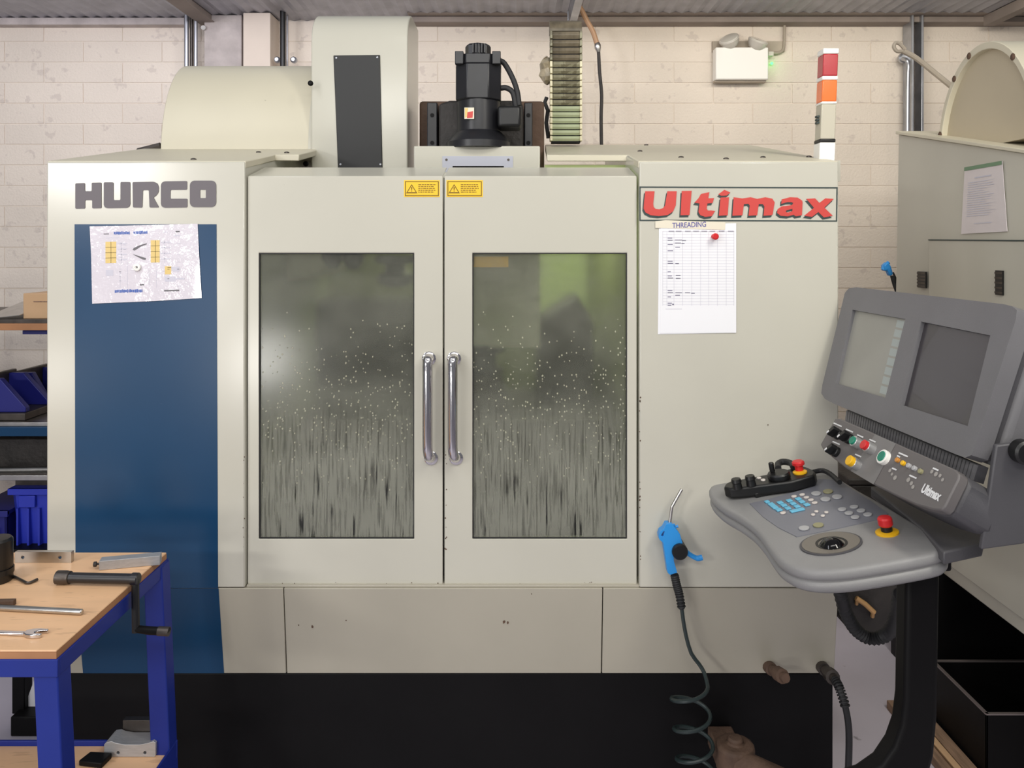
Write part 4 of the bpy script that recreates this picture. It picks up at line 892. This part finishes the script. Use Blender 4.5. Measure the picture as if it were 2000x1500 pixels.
tag(M().box((P(1392,0,4.57).x,4.575,P(0,100,4.57).z),(P(1534,0,4.57).x,YW,P(0,80,4.57).z)).build('backing_board', PIPE_W), 'thin brown-grey board on wall behind the emergency light heads', 'board')
def pipe(name, px0, px1, Y, ya, yb, m, label, r=None, cat='pipe'):
    r = (px1-px0)/2*Y/F if r is None else r; xm = (px0+px1)/2
    return tag(M().tube([P(xm,ya,Y),P(xm+.01,yb,Y)], r, 14).build(name, m), label, cat)
pipe('wall_conduit', 360, 369, 4.47, 30, 420, GALV, 'leftmost bright galvanised conduit rising behind the rounded guard')
pipe('wall_conduit', 371, 378, 4.49, 30, 420, DARKSTEEL, 'thin dark conduit between the two bright conduits by the dirty column')
pipe('wall_conduit', 379, 386, 4.46, 30, 420, GALV, 'bright galvanised conduit nearest the dirty column behind the guard')
bpz = pipe('drain_pipe', 547, 558, 4.43, 8, 420, BLACK_P, 'black vertical pipe on wall left of the tall cover')
pipe('wall_conduit', 559, 563, 4.5, 8, 420, GALV, 'slim bright conduit immediately right of the black pipe')
for px in (543,575):
    M().lathe(P(px,118,4.45), (0,-1,0), [(.018,0),(.018,.02),(.01,.03)], 10).build('clip', GALV, bpz)
tr = thing('cable_trunking', 'grey slotted steel trunking channel running up the wall at right', 'trunking', P(1787,100,4.54))
for a, b, m in ((1777,1782,GALV),(1796,1801,GALV)): M().box((P(a,0,4.5).x,4.48,0),(P(b,0,4.5).x,4.58,P(0,2,4.5).z)).build('channel_lip', m, tr, bevel=.003)
M().box((P(1782,0,4.5).x,4.55,0),(P(1796,0,4.5).x,4.58,P(0,2,4.5).z)).build('channel_back', DARKSTEEL, tr)
w2 = tag(M().tube(smooth([P(1763,115,4.5),P(1771,118,4.46),P(1774,130,4.46),P(1773,160,4.46),P(1772,300,4.46),P(1772,600,4.46)],5), .011, 10).build('wall_conduit', GALV), 'bright conduit bending out of the wall beside the steel trunking', 'pipe')
M().lathe(P(1763,114,4.55), (0,-1,0), [(.03,0),(.03,.02),(.02,.03)], 12).build('clip', GALV, w2)
ah = thing('hanging_hose', 'tan hose joined to dark hose hanging from deck right of cable chain', 'hose', P(1165,80,4.2))
M().tube(smooth([P(1128,8,4.3),P(1135,18,4.3),P(1146,40,4.3),P(1158,62,4.3),P(1166,86,4.3)],6), .014, 10).build('tan_hose', HOSE_BR, ah)
M().tube([P(1166,84,4.3),P(1167,88,4.3),P(1167.5,94,4.3),P(1169,102,4.3)], [.014,.018,.018,.010], 10).build('coupling', STEEL, ah)
M().tube(smooth([P(1169,100,4.3),P(1171,140,4.3),P(1175,185,4.3),P(1174,230,4.3),P(1175,300,4.3)],6), .0095, 10).build('dark_hose', CASTIRON, ah)
# ------------------------------------------------------------------ storage rack, far left
YR = 3.3
rk = thing('storage_rack', 'tall metal storage rack with loaded shelves at far left', 'rack', (-2.4,3.5,0))
xr0, xr1 = -2.95, P(88,0,YR).x+.12
for x in (xr0, xr1-.04):
    for y in (YR+.02, 3.95): M().box((x,y,0),(x+.04,y+.04,1.35)).build('upright', BLACK_E, rk)
def shelf(py0, py1, m, edge=None):
    M().box((xr0,YR+.01,P(0,py1,YR).z),(xr1,3.98,P(0,py0,YR).z)).build('shelf', m, rk, bevel=.002)
    if edge: M().box((xr0,YR-.004,edge[0]),(xr1,YR+.012,edge[1])).build('beam', edge[2], rk, bevel=.002)
z = lambda py, Y=YR: P(0,py,Y).z
shelf(624,634,DARKSTEEL,(z(645),z(632),WOOD_E)); shelf(826,834,STEEL,(z(852),z(834),BLUE_P)); shelf(926,934,DARKSTEEL,(z(938),z(928),STEEL)); shelf(1075,1083,BLACK_E)
M().box((xr0,3.96,z(905)),(xr1,3.975,z(852))).build('back_panel', BLACK_E, rk)
def bx(name, x0, x1, y0, y1, Y, dep, m, label, cat, **k):
    return tag(M().box((P(x0,0,Y).x,Y,P(0,y1,Y).z),(P(x1,0,Y).x,Y+dep,P(0,y0,Y).z)).build(name, m, **k), label, cat)
cbx = thing('cardboard_box', 'brown cardboard box on the top shelf of the rack', 'box', P(75,622,3.34))
M().box((P(45,0,3.34).x,3.34,P(0,623.5,3.34).z+.002),(P(45,0,3.34).x+.24,3.6,P(0,573,3.34).z)).build('carton', CARD, cbx, bevel=.003)
M().box((P(66,0,3.34).x,3.338,P(0,590,3.34).z),(P(45,0,3.34).x+.24,3.3405,P(0,588,3.34).z)).build('flap_seam', PALLET, cbx)
fl = M(); fl.prism([P(-40,627,3.31)+V((0,0,.006)),P(38,618,3.31)+V((0,0,.004)),P(44,598,3.31)+V((-.03,.3,0)),P(-40,590,3.31)+V((0,.4,0))], (0,0,.002)); tag(fl.build('steel_sheet', STEEL), 'thin grey sheet lying on the top shelf beside the carton', 'sheet')
zs_ = z(826)+.001
def gusset(x0, x1, x2, yt, Y, label, m=BLUE_BIN2):
    t = thing('angle_plate', label, 'bracket', P((x0+x2)/2,826,Y), 'blue angle plates on the rack')
    a, b, c = P(x0,0,Y).x, P(x1,0,Y).x, P(x2,0,Y).x; zt = P(0,yt,Y).z
    M().prism([(a,Y,zs_+.03),(a,Y,zt),(b,Y,zt),(c,Y,zs_+.05),(c,Y,zs_+.03)], (0,.03,0)).build('gusset', m, t, bevel=.003)
    M().prism([(a,Y+.16,zs_+.03),(a,Y+.16,zt),(b,Y+.16,zt),(c,Y+.16,zs_+.05),(c,Y+.16,zs_+.03)], (0,.03,0)).build('gusset', m, t, bevel=.003)
    M().box((a-.02,Y-.02,zs_),(c+.01,Y+.22,zs_+.03)).build('foot_plate', DARKSTEEL, t, bevel=.003)
    M().box((a-.02,Y-.02,zs_+.03),(a,Y+.22,zt+.01)).build('upright_plate', DARKSTEEL, t, bevel=.003)
gusset(-30, 0, 50, 740, 3.36, 'blue ribbed angle plate on middle shelf, leftmost and nearest')
gusset(42, 62, 88, 728, 3.62, 'blue ribbed angle plate on middle shelf, beside the beige cabinet')
bx('machine_block', -30, 100, 857, 922, 3.42, .3, CASTIRON, 'dark steel block on the rack shelf under the blue beam', 'block', bevel=.006)
for i, (y, l) in enumerate(((912,'polished steel bar at the front of the rack shelf'),)):
    tag(M().tube([P(-30,919,3.35),P(96,917,3.35)], .014, 12).build('steel_bar', STEEL), l, 'bar')
bx('small_blue_box', 44, 110, 645.5, 653, 3.38, .2, BLUE_BIN2, 'flat navy bin hung under the top shelf of the rack', 'bin')
def crate(x0, x1, y0, y1, Y, m, label):
    t = thing('plastic_crate', label, 'crate', P((x0+x1)/2,y1,Y), 'blue plastic crates on the rack'); a, b = P(x0,0,Y).x, P(x1,0,Y).x; z1, z0_ = P(0,y0,Y).z, P(0,y1,Y).z
    w = M(); w.prism([(a,Y,z1),(b,Y,z1),(b-.01,Y+.02,z0_),(a+.02,Y+.02,z0_)], (0,.012,0)); w.prism([(a,Y,z1),(a,Y+.4,z1),(a+.02,Y+.38,z0_),(a+.02,Y+.02,z0_)], (.012,0,0)); w.prism([(b,Y,z1),(b,Y+.4,z1),(b-.01,Y+.38,z0_),(b-.01,Y+.02,z0_)], (-.012,0,0)); w.box((a+.02,Y+.38,z0_),(b-.01,Y+.39,z1)); w.box((a+.02,Y+.02,z0_),(b-.01,Y+.38,z0_+.008))
    w.build('walls', m, t, bevel=.002)
    M().frame((a-.012,z1-.012,b+.012,z1+.004),(a+.004,z1-.011,b-.004,z1+.003),Y-.012,Y+.41).build('rim', m, t)
    M().box((a-.012,Y-.014,z1-.022),(b+.012,Y+.0,z1+.004)).build('front_lip', m, t, bevel=.002)
    M().box((a+.03,Y-.010,z1-.075),(a+.10,Y+.003,z1-.025)).build('label_holder', m, t, bevel=.003)
    for k in range(3): M().box((a+.02+k*.045,Y-.006,z0_+.02),(a+.028+k*.045,Y+.022,z1-.08)).build('rib', m, t)
crate(24, 108, 955, 1074, 3.36, BLUE_BIN, 'bright blue plastic crate at the bottom of the rack by the cabinet')
crate(-60, 13, 998, 1074, 3.34, BLUE_BIN2, 'navy plastic crate at the bottom left of the rack')
bx('grey_lid', 30, 108, 938, 950, 3.40, .3, DARKSTEEL, 'grey flat lid lying over the bright blue crate', 'lid')
# ------------------------------------------------------------------ workbench, front left
bn_ = thing('workbench', 'plywood-topped workbench with blue angle-iron frame at front left', 'workbench', (-1.35,1.75,0))
zt = .843; yf_, yb_2 = 1.505, 1.985; xr = -.853; xl_ = -1.95
M().box((xl_,yf_,zt-.004),(xr,yb_2,zt)).build('tabletop', [WOOD], bn_, bevel=.0015)
M().box((xl_,yf_,zt-.0165),(xr,yb_2,zt-.004)).build('ply_edge', WOOD_E, bn_)
for a, b in (((xl_,yf_-.003,zt-.050),(xr+.004,yf_+.004,zt-.0165)), ((xr-.006,yf_+.0045,zt-.050),(xr+.0038,yb_2-.0045,zt-.0166)), ((xl_,yb_2-.004,zt-.050),(xr+.004,yb_2+.004,zt-.0165)), ((xl_,yf_,zt-.024),(xr,yb_2,zt-.018))):
    M().box(a, b).build('rail', BLUE_F, bn_, bevel=.0015)
def leg(x, y, sx):
    w = .046; m = M(); sl = .032*sx; yy = y
    m.add([(x-w/2+sl*1.95,yy-w/2,0),(x+w/2+sl*1.95,yy-w/2,0),(x+w/2+sl*1.95,yy+w/2,0),(x-w/2+sl*1.95,yy+w/2,0),(x-w/2,yy-w/2,zt-.02),(x+w/2,yy-w/2,zt-.02),(x+w/2,yy+w/2,zt-.02),(x-w/2,yy+w/2,zt-.02)], [(0,3,2,1),(4,5,6,7),(0,1,5,4),(1,2,6,5),(2,3,7,6),(3,0,4,7)])
    m.build('leg', BLUE_F, bn_, bevel=.003)
leg(xr-.022, yf_+.023, .62); leg(xr-.017, yb_2-.018, .55); leg(xl_+.03, yf_+.023, -.5); leg(xl_+.03, yb_2-.023, -.5)
zl = .368; xs_ = -.826
M().box((xl_,yf_+.01,zl-.02),(xs_-.008,yb_2-.006,zl)).build('lower_shelf', WOOD, bn_)
for a, b in (((xl_,yb_2-.005,zl-.03),(xs_,yb_2+.002,zl+.012)), ((xs_-.006,yf_+.0065,zl-.03),(xs_,yb_2-.0055,zl+.012)), ((xl_,yf_,zl-.03),(xs_,yf_+.006,zl+.012))): M().box(a, b).build('shelf_rail', BLUE_F, bn_, bevel=.0015)
TT = Pl(V((0,0,zt)), (1,0,0), (0,1,0)); TL = Pl(V((0,0,zl)), (1,0,0), (0,1,0))
def plate_holes(o, d, L, H, T, holes, r):
    d = V(d).normalized(); n_ = V((-d.y,d.x,0)); o = V(o); R = lambda a, h: o+d*a+ZU*h
    return M().prism([R(0,0),R(L,0),R(L,H),R(0,H)], n_*T, [[R(a+r*math.cos(k*math.pi/6), h+r*math.sin(k*math.pi/6)) for k in range(12)] for a, h in holes])
a, b = TT.hit(29,1099.5), TT.hit(139,1099.5)
L_ = (b-a).length; ps = plate_holes(a+V((0,0,.0003)), b-a, L_, .026, .012, [(.14*L_,.013),(.80*L_,.013)], .0042)
tag(ps.build('drilled_bar', STEEL, bevel=.0006), 'flat steel bar with two holes standing on edge at the bench back', 'bar')
a, b = TT.hit(193,1115), TT.hit(312,1104); L_ = (b-a).length; d = (b-a)/L_; n_ = V((-d.y,d.x,0))
sqb = thing('square_bar', 'grey square aluminium bar with a screw in its end on bench corner', 'bar', (a+b)/2)
M().obox((a+b)/2+n_*.0145+ZU*.0112, d*L_/2, n_*.0135, ZU*.0108).build('bar', ALU, sqb, bevel=.0008)
s_ = M(); c = a+n_*.0145+ZU*.0112; s_.lathe(c, -d, [(.0025,-.005),(.0025,.008),(.006,.008),(.006,.014),(.004,.015)], 12); s_.build('end_screw', CASTIRON, sqb)
# vice crank handle
a, b = TT.hit(110,1141), TT.hit(266,1144.5); d = (b-a).normalized(); up = ZU
vh = thing('vice_handle', 'black vice crank handle lying on bench with its crank hanging over edge', 'handle', (a+b)/2)
r = .0125; c0 = a+up*.0155
M().lathe(c0, d, [(.010,0),(.0148,.002),(.0148,.024),(.0142,.025),(.0142,.031),(.013,.032)], 18).build('socket', DARKSTEEL, vh)
Ls = (b-a).length; M().lathe(c0, d, [(.0120,.030),(.0112,.034),(.0112,Ls-.01),(.0135,Ls-.009),(.0135,Ls+.004),(.012,Ls+.006)], 18).build('sleeve', BLACK_M, vh)
e0 = c0+d*(Ls-.002); 
M().tube([e0, e0+V((.002,-.004,-.03)), e0+V((.004,-.006,-.115))], .0085, 10).build('crank_arm', BLACK_P, vh)
g0 = e0+V((.004,-.006,-.108))
M().tube([g0, g0+V((.03,0,-.004)), g0+V((.074,0,-.006))], [.008,.009,.009], 12).build('grip', BLACK_E, vh)
M().tube([g0+V((.05,0,-.005)), g0+V((.074,0,-.006))], .0102, 12).build('grip_end', DARKSTEEL, vh)
# steel rod, spanner, file tip, hex key, black pot
a, b = TT.hit(-90,1188), TT.hit(161,1201.5)
m = M(); dd = (b-a).normalized(); m.lathe(a+ZU*.0064, dd, [(.0055,0),(.006,.002),(.006,(b-a).length-.002),(.0045,(b-a).length)], 14); tag(m.build('steel_rod', STEEL), 'long bright steel rod lying across the bench', 'rod')
sp_ = thing('spanner', 'chrome open-ended spanner lying at the front of the bench', 'spanner', TT.hit(30,1238))
a, b = TT.hit(-70,1237), TT.hit(52,1241); d = (b-a).normalized(); n_ = V((-d.y,d.x,0))
M().obox((a+b)/2+ZU*.0035, d*((b-a).length/2), n_*.0055, ZU*.0028).build('shank', CHROME, sp_, bevel=.0018)
hb = b+d*.014; W2 = lambda x, y: hb+d*x+n_*y+ZU*.0004
M().prism([W2(-.018,-.005),W2(-.008,-.012),W2(.006,-.014),W2(.020,-.011),W2(.022,-.006),W2(.006,-.005),W2(.003,0),W2(.007,.005),W2(.024,.008),W2(.022,.013),W2(.006,.014),W2(-.008,.012),W2(-.018,.005)], (0,0,.008)).build('jaw', CHROME, sp_, bevel=.0015)
a, b = TT.hit(-60,1183.5), TT.hit(29,1182); d = (b-a).normalized(); n_ = V((-d.y,d.x,0))
tag(M().obox((a+b)/2+ZU*.0062, d*((b-a).length/2), n_*.006, ZU*.0058).build('toolholder_shank', RUST, bevel=.001), 'dull brown square tool shank lying behind the steel rod', 'tool')
hk = smooth([TT.hit(*p)+ZU*.0042 for p in ((10,1122),(26,1129),(44,1138),(52,1142),(60,1141),(73,1135))], 4)
tag(M().tube(hk, .0032, 6).build('hex_key', DARKSTEEL), 'bent dark hex key lying beside the black pot', 'hex key')
c = TT.hit(-6,1135)
bpot = M(); bpot.lathe(c+ZU*.0004, ZU, [(.030,0),(.032,.003),(.032,.092),(.028,.097),(.020,.098)], 26); bpot.lathe(c, ZU, [(.034,.018),(.034,.03)], 26)
tag(bpot.build('black_tool_pot', BLACK_P), 'black cylindrical tool pot standing at left of the bench', 'pot')
# aluminium block and a black bit on the lower shelf
a, b = TL.hit(203,1479), TL.hit(304,1479); L_ = (b-a).length
ab = thing('aluminium_block', 'grey machined aluminium block with two holes on the lower bench shelf', 'block', (a+b)/2)
bl = M(); o_ = a+V((0,0,.0004))
bl.prism([o_+V((x*L_,0,h)) for x, h in ((.03,0),(.98,0),(1,.004),(1,.034),(.95,.038),(.86,.034),(.7,.030),(.4,.030),(.22,.034),(.15,.038),(.05,.036),(.0,.03),(0,.004))], (0,.05,0), [[o_+V((x*L_+.0038*math.cos(k*math.pi/6),0,.010+.0038*math.sin(k*math.pi/6))) for k in range(12)] for x in (.27,.79)])
bl.build('body', ALU, ab, bevel=.001); M().box((a.x+.02,a.y+.052,zl+.0005),(b.x-.008,a.y+.07,zl+.058)).build('back_jaw', DARKSTEEL, ab, bevel=.001)
c = TL.hit(178,1497); tag(M().prism([c+V((-.03,0,.0005)),c+V((.03,-.01,.0005)),c+V((.035,.03,.0005)),c+V((-.02,.035,.0005))], (0,0,.014)).build('black_offcut', BLACK_E, bevel=.003), 'small black offcut lying on the lower bench shelf', 'offcut')
# black stand behind the bench
sd_ = thing('floor_stand', 'black steel stand with heavy foot on floor behind the bench', 'stand', (-1.68,2.72,0))
Ys = 2.66
M().box((P(23,0,Ys).x,Ys,.05),(P(48,0,Ys).x,Ys+.045,.5)).build('post', BLACK_E, sd_, bevel=.003)
zf = P(0,1402,Ys).z
M().box((P(20,0,2.62).x,2.62,0),(P(76,0,2.62).x,2.75,.064)).build('foot', BLACK_E, sd_, bevel=.004)
tag(M().prism([P(47,1382,2.68),P(66,1330,2.68),P(118,1328,2.68),P(118,1382,2.68)], (0,.004,0)).build('white_card', PAPER), 'white offcut of card standing on the black stand foot behind bench leg', 'card')
